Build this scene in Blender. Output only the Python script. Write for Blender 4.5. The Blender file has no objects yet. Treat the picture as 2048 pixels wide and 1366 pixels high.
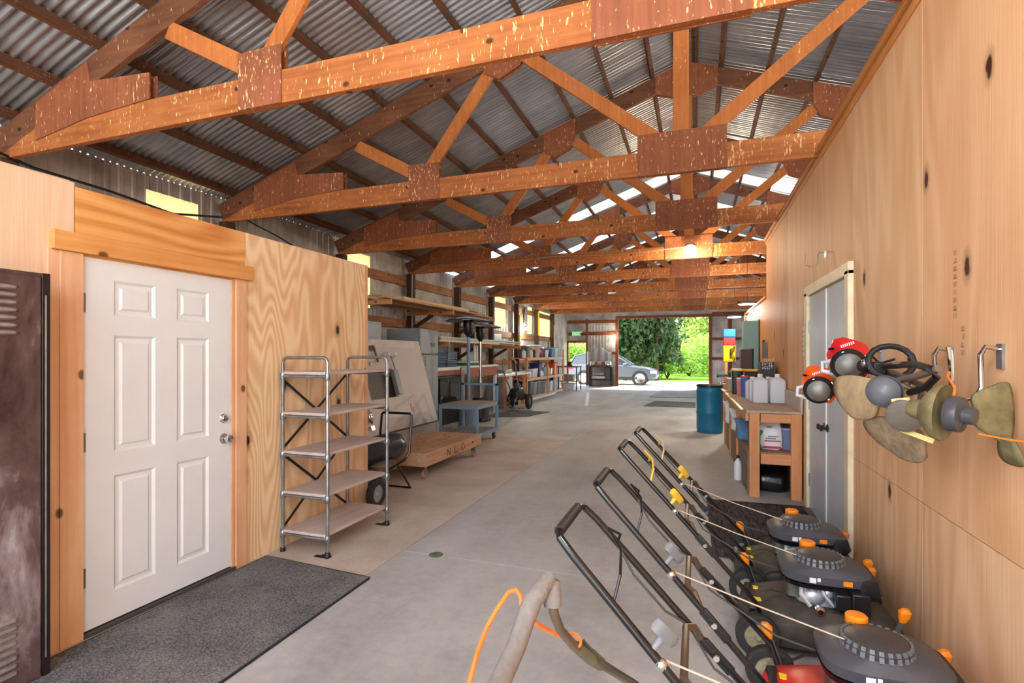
import bpy, math, random
from mathutils import Vector, Matrix, noise as mn
R=math.radians; PI=math.pi
S=bpy.context.scene; COL=S.collection
random.seed(7)

# ------------------------------------------------------------------ mesh builder
class MB:
    def __init__(s): s.v=[]; s.f=[]
    def add(s,vs,fs):
        n=len(s.v); s.v+= [Vector(p) for p in vs]; s.f+=[tuple(i+n for i in f) for f in fs]; return s
    def box(s,x0,x1,y0,y1,z0,z1):
        if x0>x1:x0,x1=x1,x0
        if y0>y1:y0,y1=y1,y0
        if z0>z1:z0,z1=z1,z0
        v=[(x,y,z) for z in(z0,z1) for y in(y0,y1) for x in(x0,x1)]
        return s.add(v,[(0,2,3,1),(4,5,7,6),(0,1,5,4),(2,6,7,3),(0,4,6,2),(1,3,7,5)])
    def beam(s,p0,p1,w,t,side=(0,1,0)):
        # rectangular bar from p0 to p1, thickness t along side, width w across
        p0=Vector(p0);p1=Vector(p1);d=(p1-p0).normalized();sd=Vector(side);sd=(sd-d*sd.dot(d)).normalized();u=d.cross(sd)
        v=[]
        for p in(p0,p1):
            for a,b in((-1,-1),(1,-1),(1,1),(-1,1)): v.append(p+u*(a*w/2)+sd*(b*t/2))
        return s.add(v,[(0,1,2,3),(7,6,5,4),(0,4,5,1),(1,5,6,2),(2,6,7,3),(3,7,4,0)]) 
    def tube(s,pts,r,n=8,closed=False,caps=True):
        P=[Vector(p) for p in pts]; m=len(P); rr=r if isinstance(r,(list,tuple)) else [r]*m
        ref=None; rings=[]
        for i,p in enumerate(P):
            a=P[i-1] if (i>0 or closed) else P[i]; b=P[(i+1)%m] if (i<m-1 or closed) else P[i]
            d=(b-a); d=d.normalized() if d.length>1e-9 else Vector((0,0,1))
            if ref is None:
                ref=Vector((0,0,1)) if abs(d.z)<.9 else Vector((1,0,0))
            u=(ref-d*ref.dot(d)).normalized(); ref=u; w=d.cross(u)
            rings.append([p+(u*math.cos(2*PI*k/n)+w*math.sin(2*PI*k/n))*rr[i] for k in range(n)])
        v=[q for g in rings for q in g]; f=[]
        for i in range(m if closed else m-1):
            j=(i+1)%m
            for k in range(n): f.append((i*n+k,i*n+(k+1)%n,j*n+(k+1)%n,j*n+k))
        if caps and not closed: f.append(tuple(range(n-1,-1,-1))); f.append(tuple((m-1)*n+k for k in range(n)))
        return s.add(v,f)
    def lathe(s,prof,c=(0,0,0),axis=(0,0,1),n=20,loop=False):
        A=Vector(axis).normalized(); c=Vector(c)
        u=Vector((1,0,0)) if abs(A.x)<.9 else Vector((0,1,0)); u=(u-A*u.dot(A)).normalized(); w=A.cross(u)
        v=[]; f=[]; m=len(prof)
        for r,z in prof:
            for k in range(n): v.append(c+A*z+(u*math.cos(2*PI*k/n)+w*math.sin(2*PI*k/n))*max(r,1e-4))
        for i in range(m-1):
            for k in range(n): f.append((i*n+k,i*n+(k+1)%n,(i+1)*n+(k+1)%n,(i+1)*n+k))
        if loop:
            for k in range(n): f.append(((m-1)*n+k,(m-1)*n+(k+1)%n,(k+1)%n,k))
            return s.add(v,f)
        if prof[0][0]>1e-3: f.append(tuple(range(n-1,-1,-1)))
        if prof[-1][0]>1e-3: f.append(tuple((m-1)*n+k for k in range(n)))
        return s.add(v,f)
    def ball(s,c,r,n=12,m=8):
        r=r if isinstance(r,(tuple,list)) else (r,r,r); v=[];f=[]
        for i in range(m+1):
            a=PI*i/m
            for k in range(n): v.append((c[0]+r[0]*math.sin(a)*math.cos(2*PI*k/n),c[1]+r[1]*math.sin(a)*math.sin(2*PI*k/n),c[2]-r[2]*math.cos(a)))
        for i in range(m):
            for k in range(n): f.append((i*n+k,i*n+(k+1)%n,(i+1)*n+(k+1)%n,(i+1)*n+k))
        return s.add(v,f)
    def prism(s,poly,axis,lo,hi):
        # poly of 2D points in the plane normal to axis ('x': (y,z), 'y': (x,z), 'z': (x,y))
        def mk(a,b,c): return {'x':(c,a,b),'y':(a,c,b),'z':(a,b,c)}[axis]
        n=len(poly); v=[mk(a,b,lo) for a,b in poly]+[mk(a,b,hi) for a,b in poly]
        return s.add(v,[tuple(range(n-1,-1,-1)),tuple(range(n,2*n))]+[(i,(i+1)%n,n+(i+1)%n,n+i) for i in range(n)])
    def rings(s,layers,n=32,cap=True):
        # layers: (cx,cy,z,a,b,power) superellipse rings stacked upwards
        v=[];f=[]
        for cx,cy,z,a,b,p in layers:
            for k in range(n):
                t=2*PI*k/n; c=math.cos(t); q=math.sin(t)
                v.append((cx+a*math.copysign(abs(c)**(2/p),c),cy+b*math.copysign(abs(q)**(2/p),q),z))
        for i in range(len(layers)-1):
            for k in range(n): f.append((i*n+k,i*n+(k+1)%n,(i+1)*n+(k+1)%n,(i+1)*n+k))
        if cap: f.append(tuple(range(n-1,-1,-1))); f.append(tuple((len(layers)-1)*n+k for k in range(n)))
        return s.add(v,f)
    def xf(s,M):
        s.v=[M@p for p in s.v]; return s
    def join(s,o): return s.add(o.v,o.f)
    def obj(s,name,mat,parent=None,bevel=0,smooth=35,kind=None,label=None):
        if parent is not None:
            Mi=(Matrix.Translation(parent['_l'])@Matrix.Rotation(parent['_r'],4,'Z')).inverted() if '_l' in parent else Matrix()
            vs=[Mi@p for p in s.v]
        else: vs=s.v
        me=bpy.data.meshes.new(name); me.from_pydata([tuple(p) for p in vs],[],s.f); me.update()
        if mat: me.materials.append(mat)
        import bmesh
        bm=bmesh.new(); bm.from_mesh(me); bmesh.ops.recalc_face_normals(bm,faces=bm.faces); bm.to_mesh(me); bm.free()
        if smooth:
            me.shade_smooth(); me.set_sharp_from_angle(angle=R(smooth))
        o=bpy.data.objects.new(name,me); COL.objects.link(o)
        if parent is not None: 
            o.parent=parent
            if '_l' in parent and parent.type=='MESH': pass
        if bevel:
            m=o.modifiers.new('bevel','BEVEL'); m.width=bevel; m.segments=2; m.limit_method='ANGLE'; m.angle_limit=R(40)
        if kind: o['kind']=kind
        if label: o['label']=label
        return o
def sub(b,name,mat,part,**k):
    # a sub-part: geometry given in the same space as its thing
    top=part.parent
    o=b.obj(name,mat,top,**k); o.parent=part; return o
def thing(name,label,cat,loc=(0,0,0),rot=0,group=None):
    o=bpy.data.objects.new(name,None); COL.objects.link(o); o.empty_display_size=.1
    o.location=loc; o.rotation_euler=(0,0,rot); o['label']=label; o['category']=cat
    o['_l']=list(loc); o['_r']=rot
    THINGS.append(o)
    if group:o['group']=group
    return o
THINGS=[]
def tag(o,label,cat,group=None,kind=None):
    o['label']=label;o['category']=cat
    if group:o['group']=group
    if kind:o['kind']=kind
    return o
def dup(root,loc,rot=0,label=None,group=None):
    kids={}
    for o in bpy.data.objects: 
        if o.parent: kids.setdefault(o.parent.name,[]).append(o)
    def cp(o,par):
        c=o.copy(); COL.objects.link(c); c.parent=par
        for ch in kids.get(o.name,[]): cp(ch,c)
        return c
    r=cp(root,None); r.location=loc; r.rotation_euler=(0,0,rot)
    if label:r['label']=label
    if group:r['group']=group
    if '_l' in r: r['_l']=list(loc); r['_r']=rot
    THINGS.append(r)
    return r
def struct(b,name,mat,**k): return b.obj(name,mat,None,kind='structure',**k)

# ------------------------------------------------------------------ materials
MC={}
def L(c): return tuple(((x/255)/12.92 if x/255<=.04045 else ((x/255+.055)/1.055)**2.4) for x in c)+(1,)
class NT:
    def __init__(s,name):
        s.m=bpy.data.materials.new(name); s.m.use_nodes=True; s.t=s.m.node_tree; s.t.nodes.clear()
        s.out=s.t.nodes.new('ShaderNodeOutputMaterial'); s.b=s.t.nodes.new('ShaderNodeBsdfPrincipled'); s.t.links.new(s.b.outputs[0],s.out.inputs[0])
    def n(s,ty,**k):
        o=s.t.nodes.new('ShaderNode'+ty)
        for a,b in k.items():
            if a in o.inputs.keys() if hasattr(o.inputs,'keys') else False: o.inputs[a].default_value=b
            else: setattr(o,a,b)
        return o
    def l(s,a,b): s.t.links.new(a,b)
    def coord(s,scale=(1,1,1),loc=(0,0,0),kind='Object'):
        c=s.n('TexCoord'); m=s.n('Mapping'); m.inputs['Scale'].default_value=scale; m.inputs['Location'].default_value=loc
        s.l(c.outputs[kind],m.inputs[0]); return m.outputs[0]
    def uv(s,axis,k=.5,off=0):
        c=s.n('TexCoord'); q=s.n('SeparateXYZ'); s.l(c.outputs['Object'],q.inputs[0]); i='xyz'.index(axis); o=[j for j in range(3) if j!=i]
        a=s.math('ADD',s.math('ADD',q.outputs[o[0]],q.outputs[o[1]]),off+.37); b=s.math('MULTIPLY',q.outputs[i],k)
        m=s.n('CombineXYZ'); s.l(a,m.inputs[0]); s.l(b,m.inputs[1]); return m.outputs[0]
    def noise(s,vec,scale=5,detail=4,rough=.5,dist=0):
        n=s.n('TexNoise'); n.inputs['Scale'].default_value=scale; n.inputs['Detail'].default_value=detail; n.inputs['Roughness'].default_value=rough; n.inputs['Distortion'].default_value=dist
        s.l(vec,n.inputs['Vector']); return n.outputs['Fac']
    def ramp(s,fac,stops,interp='LINEAR'):
        r=s.n('ValToRGB'); cr=r.color_ramp; cr.interpolation=interp
        while len(cr.elements)<len(stops): cr.elements.new(.5)
        for e,(p,c) in zip(cr.elements,stops): e.position=p; e.color=c if len(c)==4 else tuple(c)+(1,)
        s.l(fac,r.inputs[0]); return r.outputs[0]
    def math(s,op,a,b=None,c=None):
        m=s.n('Math'); m.operation=op
        for i,q in enumerate((a,b,c)):
            if q is None: continue
            if isinstance(q,(int,float)): m.inputs[i].default_value=q
            else: s.l(q,m.inputs[i])
        return m.outputs[0]
    def mix(s,fac,a,b,mode='MIX'):
        m=s.n('Mix'); m.data_type='RGBA'; m.blend_type=mode
        for i,q in ((0,fac),(6,a),(7,b)):
            if isinstance(q,(int,float)): m.inputs[i].default_value=q
            elif isinstance(q,tuple): m.inputs[i].default_value=q
            else: s.l(q,m.inputs[i])
        return m.outputs[2]
    def bump(s,h,strength=.3,dist=.01):
        b=s.n('Bump'); b.inputs['Strength'].default_value=strength; b.inputs['Distance'].default_value=dist; s.l(h,b.inputs['Height']); s.l(b.outputs[0],s.b.inputs['Normal'])
    def fin(s,col=None,rough=.6,metal=0,spec=.4):
        if col is not None:
            if isinstance(col,tuple): s.b.inputs['Base Color'].default_value=col
            else: s.l(col,s.b.inputs['Base Color'])
        if isinstance(rough,(int,float)): s.b.inputs['Roughness'].default_value=rough
        else: s.l(rough,s.b.inputs['Roughness'])
        s.b.inputs['Metallic'].default_value=metal; s.b.inputs['Specular IOR Level'].default_value=spec
        return s.m
def plain(name,c,rough=.5,metal=0,var=.12,scale=8,spec=.4,bump=0):
    if name in MC: return MC[name]
    t=NT(name); v=t.coord(); c=L(c)
    n=t.noise(v,scale,5,.6)
    d=tuple(x*(1-var) for x in c[:3])+(1,); l=tuple(min(1,x*(1+var)) for x in c[:3])+(1,)
    col=t.ramp(n,[(.3,d),(.7,l)])
    if bump: t.bump(n,bump,.005)
    MC[name]=t.fin(col,rough,metal,spec); return MC[name]
def emis(name,c,st):
    if name in MC: return MC[name]
    t=NT(name); e=t.n('Emission'); e.inputs[0].default_value=c; e.inputs[1].default_value=st; t.l(e.outputs[0],t.out.inputs[0]); MC[name]=t.m; return t.m
def plywood(name,c0,c1,axis='z',k=26,contrast=1,knots=True,knotc=(70,32,18),sc=1.5,seed=0,knotscale=1.6):
    if name in MC: return MC[name]
    t=NT(name)
    s={'z':(1,1,.19),'y':(1,.14,1),'x':(.14,1,1)}[axis]
    v=t.coord(s,(seed*3.1,seed*1.7,seed*2.3))
    n=t.noise(v,sc,2.0,.45,.25)
    rings=t.math('SINE',t.math('MULTIPLY',n,k*2*PI))
    rings=t.math('MULTIPLY_ADD',rings,.5,.5)
    s2={'z':(1,1,.03),'y':(1,.03,1),'x':(.03,1,1)}[axis]
    fine=t.noise(t.coord(s2),90,3,.6)
    big=t.noise(t.coord((1,1,.5)),.9,3,.6)
    g=t.math('ADD',t.math('MULTIPLY',rings,.26*contrast),t.math('MULTIPLY',fine,.35))
    g=t.math('ADD',g,t.math('MULTIPLY',big,.55))
    col=t.ramp(g,[(.3,L(c1)),(.85,L(c0))])
    if knots:
        kv=t.uv(axis,.55,seed); vo=t.n('TexVoronoi'); vo.voronoi_dimensions='2D'; vo.inputs['Scale'].default_value=knotscale; t.l(kv,vo.inputs['Vector'])
        w=t.noise(t.coord(),25,2,.5)
        d=t.math('ADD',vo.outputs['Distance'],t.math('MULTIPLY',w,.035))
        kf=t.ramp(d,[(.045,(1,1,1,1)),(.062,(.35,.35,.35,1)),(.10,(0,0,0,1))])
        sel=t.n('SeparateColor'); t.l(vo.outputs['Color'],sel.inputs[0])
        on=t.math('GREATER_THAN',sel.outputs[0],.45)
        kf2=t.math('MULTIPLY',kf,on)
        col=t.mix(kf2,col,L(knotc))
    t.bump(t.math('ADD',rings,t.math('MULTIPLY',fine,1.5)),.18,.004)
    MC[name]=t.fin(col,.62,0,.25); return MC[name]
def timber(name,c0,c1,axis='x',fleck=0,fleckc=(240,200,140),rough=.7,knots=True,fs=1.0):
    if name in MC: return MC[name]
    t=NT(name); st={'x':(.05,1,1),'y':(1,.05,1),'z':(1,1,.05)}[axis]
    g=t.noise(t.coord(st),28,4,.6,.3); b=t.noise(t.coord(),1.7,4,.65)
    f=t.math('ADD',t.math('MULTIPLY',g,.6),t.math('MULTIPLY',b,.55))
    col=t.ramp(f,[(.35,L(c1)),(.78,L(c0))])
    if knots:
        vo=t.n('TexVoronoi'); vo.voronoi_dimensions='2D'; vo.inputs['Scale'].default_value=2.6; t.l(t.uv(axis,.7),vo.inputs['Vector'])
        col=t.mix(t.ramp(vo.outputs['Distance'],[(.035,(.85,.85,.85,1)),(.06,(0,0,0,1))]),col,L(tuple(x*.35 for x in c1)))
    if fleck:
        v=t.coord((1,1,.28)); n1=t.noise(v,62*fs,2,.5,.2); n2=t.noise(t.coord((1,1,.6)),3.2,3,.6)
        th=t.math('ADD',n1,t.math('MULTIPLY',n2,.35))
        ff=t.ramp(th,[(.88-.06*fleck,(0,0,0,1)),(.93-.06*fleck,(1,1,1,1))])
        col=t.mix(t.math('MULTIPLY',ff,.8),col,L(fleckc))
    t.bump(g,.35,.006)
    MC[name]=t.fin(col,rough,0,.25); return MC[name]

PLY_R=plywood('plywood_right',(242,202,160),(218,164,116),'z',14,.95,seed=3,sc=1.3)
PLY_L=plywood('plywood_left',(240,208,166),(216,164,114),'z',24,1.6,seed=1,sc=1.7)
PLY_P=plywood('plywood_pale',(238,208,180),(218,174,138),'z',12,.35,seed=5)
PLY_H=plywood('plywood_header',(232,172,104),(196,122,58),'x',16,1.1,seed=2,knots=False,sc=1.6)
PLY_Y=plywood('plywood_header_y',(232,172,104),(190,116,54),'y',16,1.2,seed=2,knots=False,sc=1.6)
FIR=timber('fir_board',(232,186,148),(210,152,108),'z')
FIRY=timber('fir_board_y',(226,164,98),(200,128,66),'y')
FIRX=timber('fir_board_x',(222,164,112),(190,124,76),'x')
CHORD=timber('truss_chord_orange',(196,122,68),(140,76,38),'x',1.15)
WEB=timber('truss_web_orange',(210,130,70),(164,92,44),'z',.25,knots=False)
TOPC=timber('truss_top_brown',(138,90,64),(84,52,36),'x',.1)
GUS=timber('gusset_rust',(170,102,70),(120,70,46),'z',1.0,knots=False)
PURL=timber('purlin_brown',(120,80,58),(64,42,30),'y',.3,(190,160,130))
DARKW=timber('aged_wood_dark',(96,70,54),(52,36,28),'z')
GIRT=timber('girt_board',(190,136,96),(122,80,54),'y')
PINE=timber('pine_post',(222,160,110),(192,122,78),'z')
PINEX=timber('pine_rail_x',(222,160,110),(192,122,78),'x')
OLDTOP=timber('weathered_top',(200,180,160),(164,140,120),'y',knots=False)
CREAM=plain('cream_trim',(232,214,180),.5)
WHITE=plain('white_paint',(226,226,226),.35,var=.02)
BLACK=plain('black_plastic',(30,30,32),.35,var=.2)
GLOSSB=plain('gloss_black_paint',(20,20,22),.18,var=.1,spec=.6)
DGREY=plain('dark_grey_plastic',(74,74,78),.42,var=.15)
MGREY=plain('mid_grey_plastic',(128,130,134),.45,var=.1)
FOAM=plain('foam_grip_grey',(120,112,106),.9,var=.15,scale=60,bump=.3)
CHROME=plain('chrome',(215,215,215),.12,1,var=.03)
STEEL=plain('galvanised_pipe',(150,156,160),.34,.85,var=.25,scale=14)
STEELD=plain('dull_steel',(120,118,112),.5,.7,var=.25)
ALU=plain('cast_aluminium',(196,198,202),.38,.55,var=.15,scale=20,bump=.3)
ORANGE=plain('orange_plastic',(250,138,24),.4,var=.08)
YELLOW=plain('yellow_plastic',(240,190,60),.4,var=.1)
RED=plain('red_plastic',(214,30,34),.3,var=.12)
TANG=plain('tangerine_plastic',(245,90,30),.3,var=.1)
BLUE=plain('blue_barrel',(22,112,150),.42,var=.15,scale=4)
BSTEEL=plain('blue_grey_steel',(118,142,166),.45,.1,var=.1)
GREY=plain('grey_enamel',(150,156,160),.38,.15,var=.06)
SHELFW=timber('sand_grey_plank',(206,188,178),(174,154,144),'y',knots=False)
RUBBER=plain('tyre_rubber',(44,42,40),.8,var=.2,scale=30,bump=.3)
KHAKI=plain('khaki_dusty',(186,160,122),.85,var=.22,scale=14,bump=.5)
DUST=plain('dust_caked_plastic',(150,130,104),.92,var=.35,scale=22,bump=.9)
OLIVE=plain('olive_dusty_plastic',(116,106,72),.8,var=.35,scale=18,bump=.5)
TEAL=plain('teal_cabinet_paint',(116,158,160),.45,var=.05)
PALEP=plain('pale_panel',(204,196,190),.45,var=.05,scale=2)
MIRROR=plain('smoked_glass',(40,38,36),.08,var=.1,spec=.8)
BAGW=plain('white_bag',(232,230,226),.4,var=.05)
BLKBAG=plain('black_bin_bag',(14,14,18),.22,var=.2,scale=12,bump=.8,spec=.7)
NAVY=plain('navy_fabric',(34,36,92),.7)
DENIM=plain('denim_blue',(90,128,160),.75,var=.2,bump=.4)
CORD=plain('orange_cord',(255,120,50),.45,var=.05)
ROPE=plain('tan_cord',(206,186,164),.8)
CABLE=plain('grey_cable',(70,68,64),.6)
BROWNP=plain('brown_apron',(150,84,58),.55,var=.1)
GREEN=plain('green_plastic',(40,140,80),.4)

def mk_floor():
    t=NT('concrete_floor'); v=t.coord()
    a=t.noise(v,.7,5,.62); b=t.noise(v,14,5,.7); c=t.noise(t.coord((1,.25,1)),2.2,4,.6)
    f=t.math('ADD',t.math('MULTIPLY',a,.55),t.math('ADD',t.math('MULTIPLY',b,.2),t.math('MULTIPLY',c,.3)))
    col=t.ramp(f,[(.38,L((146,142,137))),(.55,L((180,176,171))),(.72,L((200,197,193)))])
    t.bump(t.noise(v,120,3,.7),.12,.002)
    return t.fin(col,t.ramp(a,[(.3,(.45,)*3+(1,)),(.7,(.7,)*3+(1,))]),0,.35)
FLOOR=mk_floor()
def mk_floor2():
    t=NT('concrete_tan'); v=t.coord()
    a=t.noise(v,1.2,5,.62); b=t.noise(v,40,5,.7)
    f=t.math('ADD',t.math('MULTIPLY',a,.7),t.math('MULTIPLY',b,.3))
    col=t.ramp(f,[(.38,L((174,158,142))),(.55,L((198,184,171))),(.72,L((210,198,187)))])
    return t.fin(col,.7,0,.3)
FLOOR2=mk_floor2()
def mk_roof():
    t=NT('galvanised_roof'); v=t.coord((1,1,1)); a=t.noise(v,1.1,4,.6); b=t.noise(t.coord((.3,3,.3)),6,4,.6)
    f=t.math('ADD',t.math('MULTIPLY',a,.5),t.math('MULTIPLY',b,.5))
    col=t.ramp(f,[(.35,L((156,159,164))),(.65,L((204,208,214)))])
    return t.fin(col,.30,.8,.5)
ROOF=mk_roof()
def mk_siding():
    t=NT('grey_siding'); a=t.noise(t.coord(),1.6,4,.6); col=t.ramp(a,[(.35,L((152,146,138))),(.65,L((206,200,192)))])
    return t.fin(col,.55,.3,.4)
SIDING=mk_siding()
def mk_fiber(name,c,tr=.75):
    t=NT(name); d=t.n('BsdfDiffuse'); d.inputs[0].default_value=L(c); q=t.n('BsdfTranslucent'); q.inputs[0].default_value=L(c); m=t.n('MixShader'); m.inputs[0].default_value=tr
    t.l(d.outputs[0],m.inputs[1]); t.l(q.outputs[0],m.inputs[2]); t.l(m.outputs[0],t.out.inputs[0]); return t.m
FIBER=mk_fiber('fibreglass_yellow',(222,202,142),.3); FIBERW=mk_fiber('fibreglass_white',(190,196,200),.35); JUG=mk_fiber('milky_plastic',(240,242,246),.35)
def mk_mat(name,c0,c1,sc,line):
    t=NT(name); v=t.coord(sc); n=t.noise(v,line,3,.6); a=t.noise(t.coord(),3,3,.6)
    f=t.math('ADD',t.math('MULTIPLY',n,.75),t.math('MULTIPLY',a,.3)); col=t.ramp(f,[(.4,L(c0)),(.72,L(c1))]); t.bump(n,.9,.006); return t.fin(col,.95,0,.1)
MATG=mk_mat('mat_grey_pile',(70,72,78),(150,146,140),(1,1,1),110)
MATR=mk_mat('mat_ribbed_dark',(38,36,40),(112,104,100),(1,.06,1),110)
def mk_locker():
    t=NT('worn_sheen_brown_locker'); a=t.noise(t.coord((1,1,.35)),5,6,.72,.6); b=t.noise(t.coord((1,1,.5)),2.2,5,.7)
    f=t.math('ADD',t.math('MULTIPLY',a,.55),t.math('MULTIPLY',b,.45))
    col=t.ramp(f,[(.38,L((62,42,42))),(.52,L((104,82,80))),(.60,L((150,134,134))),(.70,L((206,200,206)))])  # wear tones, with specular patches painted in as the palest stops
    t.bump(a,.3,.004); return t.fin(col,.32,.2,.5)
LOCK=mk_locker()

# ------------------------------------------------------------------ camera
cd=bpy.data.cameras.new('camera'); cam=bpy.data.objects.new('camera',cd); COL.objects.link(cam)
cam.location=(0,0,1.52); cam.rotation_euler=(R(90),0,math.atan(370/1050.)); cd.sensor_width=36; cd.lens=36*1050/2048.; cd.shift_y=27/2048.; cd.clip_start=.05; cd.clip_end=400
S.camera=cam

# ------------------------------------------------------------------ setting
XL=-6.2; XR=5.9; Y0=-2.0; YE=26.0; XC=-.15; SL=.354; ZRIDGE=5.71
def zch(X): return ZRIDGE-SL*abs(X-XC)          # top of the top chord
def floor():
    b=MB(); b.box(-2.15,XR+.2,Y0,3.56,-.12,0); b.box(-2.15,XR+.2,3.57,YE+.1,-.12,0); struct(b,'floor',FLOOR,smooth=0)
    b=MB(); b.box(XL-.1,-2.155,Y0,9.5,-.12,0); struct(b,'floor',FLOOR2,smooth=0)
    b=MB(); b.box(XL-.1,-2.155,9.505,YE+.1,-.12,0); struct(b,'floor',FLOOR,smooth=0)
    b=MB(); b.box(XL-.1,XR+.2,Y0,YE+.1,-.14,-.121); struct(b,'floor',plain('joint_dark',(150,140,130)),smooth=0)
floor()
# roof: corrugated steel with bands of fibreglass
bands=[(12.3,12.9),(15.0,15.7),(17.8,18.5),(20.3,21.0),(23.2,23.9)]
def sheet(b,y0,y1,side,th=.0):
    n=max(2,int((y1-y0)/.0115)); x0=XC; x1=XL-.25 if side<0 else XR+.45
    v=[];f=[]
    for i in range(n+1):
        y=y0+(y1-y0)*i/n; o=.018*math.sin(2*PI*y/.076)
        for x in (x0,x1): v.append((x,y,zch(x)+.105+o))
    for i in range(n): f.append((2*i,2*i+1,2*i+3,2*i+2))
    b.add(v,f)
b=MB(); yy=Y0-.3
for a,c in bands+[(YE+.3,0)]:
    for sd in(-1,1): sheet(b,yy,a,sd)
    yy=c
struct(b,'ceiling',ROOF,smooth=80)
k=0
for a,c in bands:
    for sd in(-1,1):
        b=MB(); sheet(b,a,c,sd); k+=1; struct(b,'window_%d'%k,FIBERW,smooth=80)
b=MB(); b.beam((XC,Y0-.3,ZRIDGE+.14),(XC,YE+.3,ZRIDGE+.14),.5,.004,(0,0,1)); 
struct(b,'trim_1',ROOF)
# left barn wall: vertical ribbed siding with openings for translucent panels
LW=[(4.45,5.15,3.18,3.5),(8.25,9.0,2.46,3.5),(15.9,16.9,2.46,3.45),(19.4,19.95,2.35,3.4),(20.9,22.6,2.3,3.35)]
def ribv(y0,y1,z0,z1,X,b,pitch=.15,a=.012,axis='y'):
    pts=[];y=y0
    prof=[(0,0),(.55,0),(.65,1),(.9,1)]
    i=0
    base=math.floor(y0/pitch)*pitch
    while base<y1:
        for fr,h in prof:
            yy=base+fr*pitch
            if y0<=yy<=y1: pts.append((yy,h*a))
        base+=pitch
    pts=[(y0,0)]+pts+[(y1,0)]
    v=[];f=[]
    for yy,h in pts:
        for z in(z0,z1): v.append((X+h,yy,z) if axis=='y' else (yy,X-h,z))
    for i in range(len(pts)-1): f.append((2*i,2*i+1,2*i+3,2*i+2))
    b.add(v,f)
b=MB(); cur=Y0
for y0,y1,z0,z1 in LW:
    ribv(cur,y0,0,3.68,XL,b); ribv(y0,y1,0,z0,XL,b); ribv(y0,y1,z1,3.68,XL,b) if z1<3.6 else None; cur=y1
ribv(cur,YE,0,3.68,XL,b); struct(b,'wall_left',SIDING,smooth=0)
for y0,y1,z0,z1 in LW:
    b=MB(); ribv(y0,y1,z0,z1,XL,b); k+=1; struct(b,'window_%d'%k,FIBER,smooth=0)
# right barn wall far away
b=MB(); ribv(8.0,YE,0,3.6,XR,b); struct(b,'wall_right',SIDING,smooth=0)
# end wall
SD=(-6.12,-5.22,2.13); RD=(-3.63,.52,3.29)
b=MB()
def endz(x): return zch(x)+.09
ribv(XL,SD[0],0,2.13,YE,b,axis='x'); ribv(SD[1],RD[0],0,2.13,YE,b,axis='x'); ribv(XL,RD[0],2.13,3.29,YE,b,axis='x'); ribv(RD[1],XR,0,3.29,YE,b,axis='x')
b.add([(XL,YE,3.29),(XR,YE,3.29),(XR,YE,endz(XR)),(XC,YE,endz(XC)),(XL,YE,endz(XL))],[(0,1,2,3,4)])
struct(b,'wall_back',SIDING,smooth=0)
tn=2
for args in [((RD[0]-.13,RD[0],YE-.1,YE-.02,0,3.42)),((RD[1],RD[1]+.13,YE-.1,YE-.02,0,3.42)),((RD[0],RD[1],YE-.1,YE-.02,3.29,3.42)),
             ((SD[1],SD[1]+.09,YE-.1,YE-.02,0,3.3)),((SD[0]-.06,SD[0],YE-.1,YE-.02,0,2.2)),((SD[0],SD[1],YE-.1,YE-.02,2.13,2.24)),
             ((RD[1]+.13,XR,YE-.06,YE-.02,2.2,2.33)),((RD[1]+.13,XR,YE-.06,YE-.02,1.3,1.42)),((SD[1]+.09,RD[0]-.13,YE-.06,YE-.02,2.5,2.66)),((SD[0],SD[1],YE-.06,YE-.02,2.5,2.66)),((SD[1]+.09,RD[0]-.13,YE-.06,YE-.02,1.55,1.68)),((XL,RD[0]-.13,YE-.07,YE-.02,3.1,3.25)),((1.35,1.5,YE-.2,YE-.07,0,3.3)),((RD[1]+.13,XR,YE-.06,YE-.02,3.3,3.5))]:
    b=MB(); b.box(*args); struct(b,'trim_%d'%tn,timber('end_wall_timber',(150,84,56),(96,50,34),'z',knots=False)); tn+=1
# ground outside
def mk_ground():
    t=NT('gravel_and_grass'); v=t.coord(); n=t.noise(v,2,5,.7); g=t.noise(v,60,4,.7)
    grav=t.ramp(g,[(.3,L((206,196,178))),(.7,L((236,230,218)))]); grass=t.ramp(n,[(.3,L((70,116,30))),(.7,L((150,190,70)))])
    sep=t.n('SeparateXYZ'); t.l(v,sep.inputs[0]); edge=t.math('ADD',sep.outputs[1],t.math('MULTIPLY',n,5)); m=t.math('GREATER_THAN',edge,37.5)
    t.bump(g,.6,.02); return t.fin(t.mix(m,grav,grass),.9,0,.1)
b=MB(); b.box(-60,60,-30,90,-.4,-.15); struct(b,'ground',mk_ground(),smooth=0)

# near left plywood partition (room beside the hall)
PX=-3.10
b=MB(); b.box(PX-.03,PX,2.96,4.45,0,2.41); struct(b,'wall_left',PLY_L,smooth=0)
b=MB(); b.box(PX-.03,PX-.0,Y0,1.845,0,2.43); struct(b,'wall_left',PLY_P,smooth=0)
b=MB(); b.box(PX-.03,PX,1.85,2.955,2.05,2.41); struct(b,'wall_left',PLY_Y,smooth=0)
b=MB(); b.box(XL+.1,PX-.03,4.40,4.43,0,2.41); struct(b,'wall_left',PLY_P,smooth=0)
b=MB(); b.box(PX-.9,PX-.031,Y0,4.40,2.30,2.38); struct(b,'trim_%d'%tn,FIRY); tn+=1
b=MB(); b.box(PX-.035,PX+.004,4.405,4.46,0,2.41); struct(b,'trim_%d'%tn,FIR); tn+=1
b=MB(); b.box(PX-.25,PX-.22,Y0,1.95,2.38,2.50); struct(b,'trim_%d'%tn,PLY_P); tn+=1
b=MB(); b.box(PX-.13,PX-.10,1.6,3.2,0,2.3); struct(b,'wall_left',plain('dark_void',(60,50,44)),smooth=0)
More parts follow.
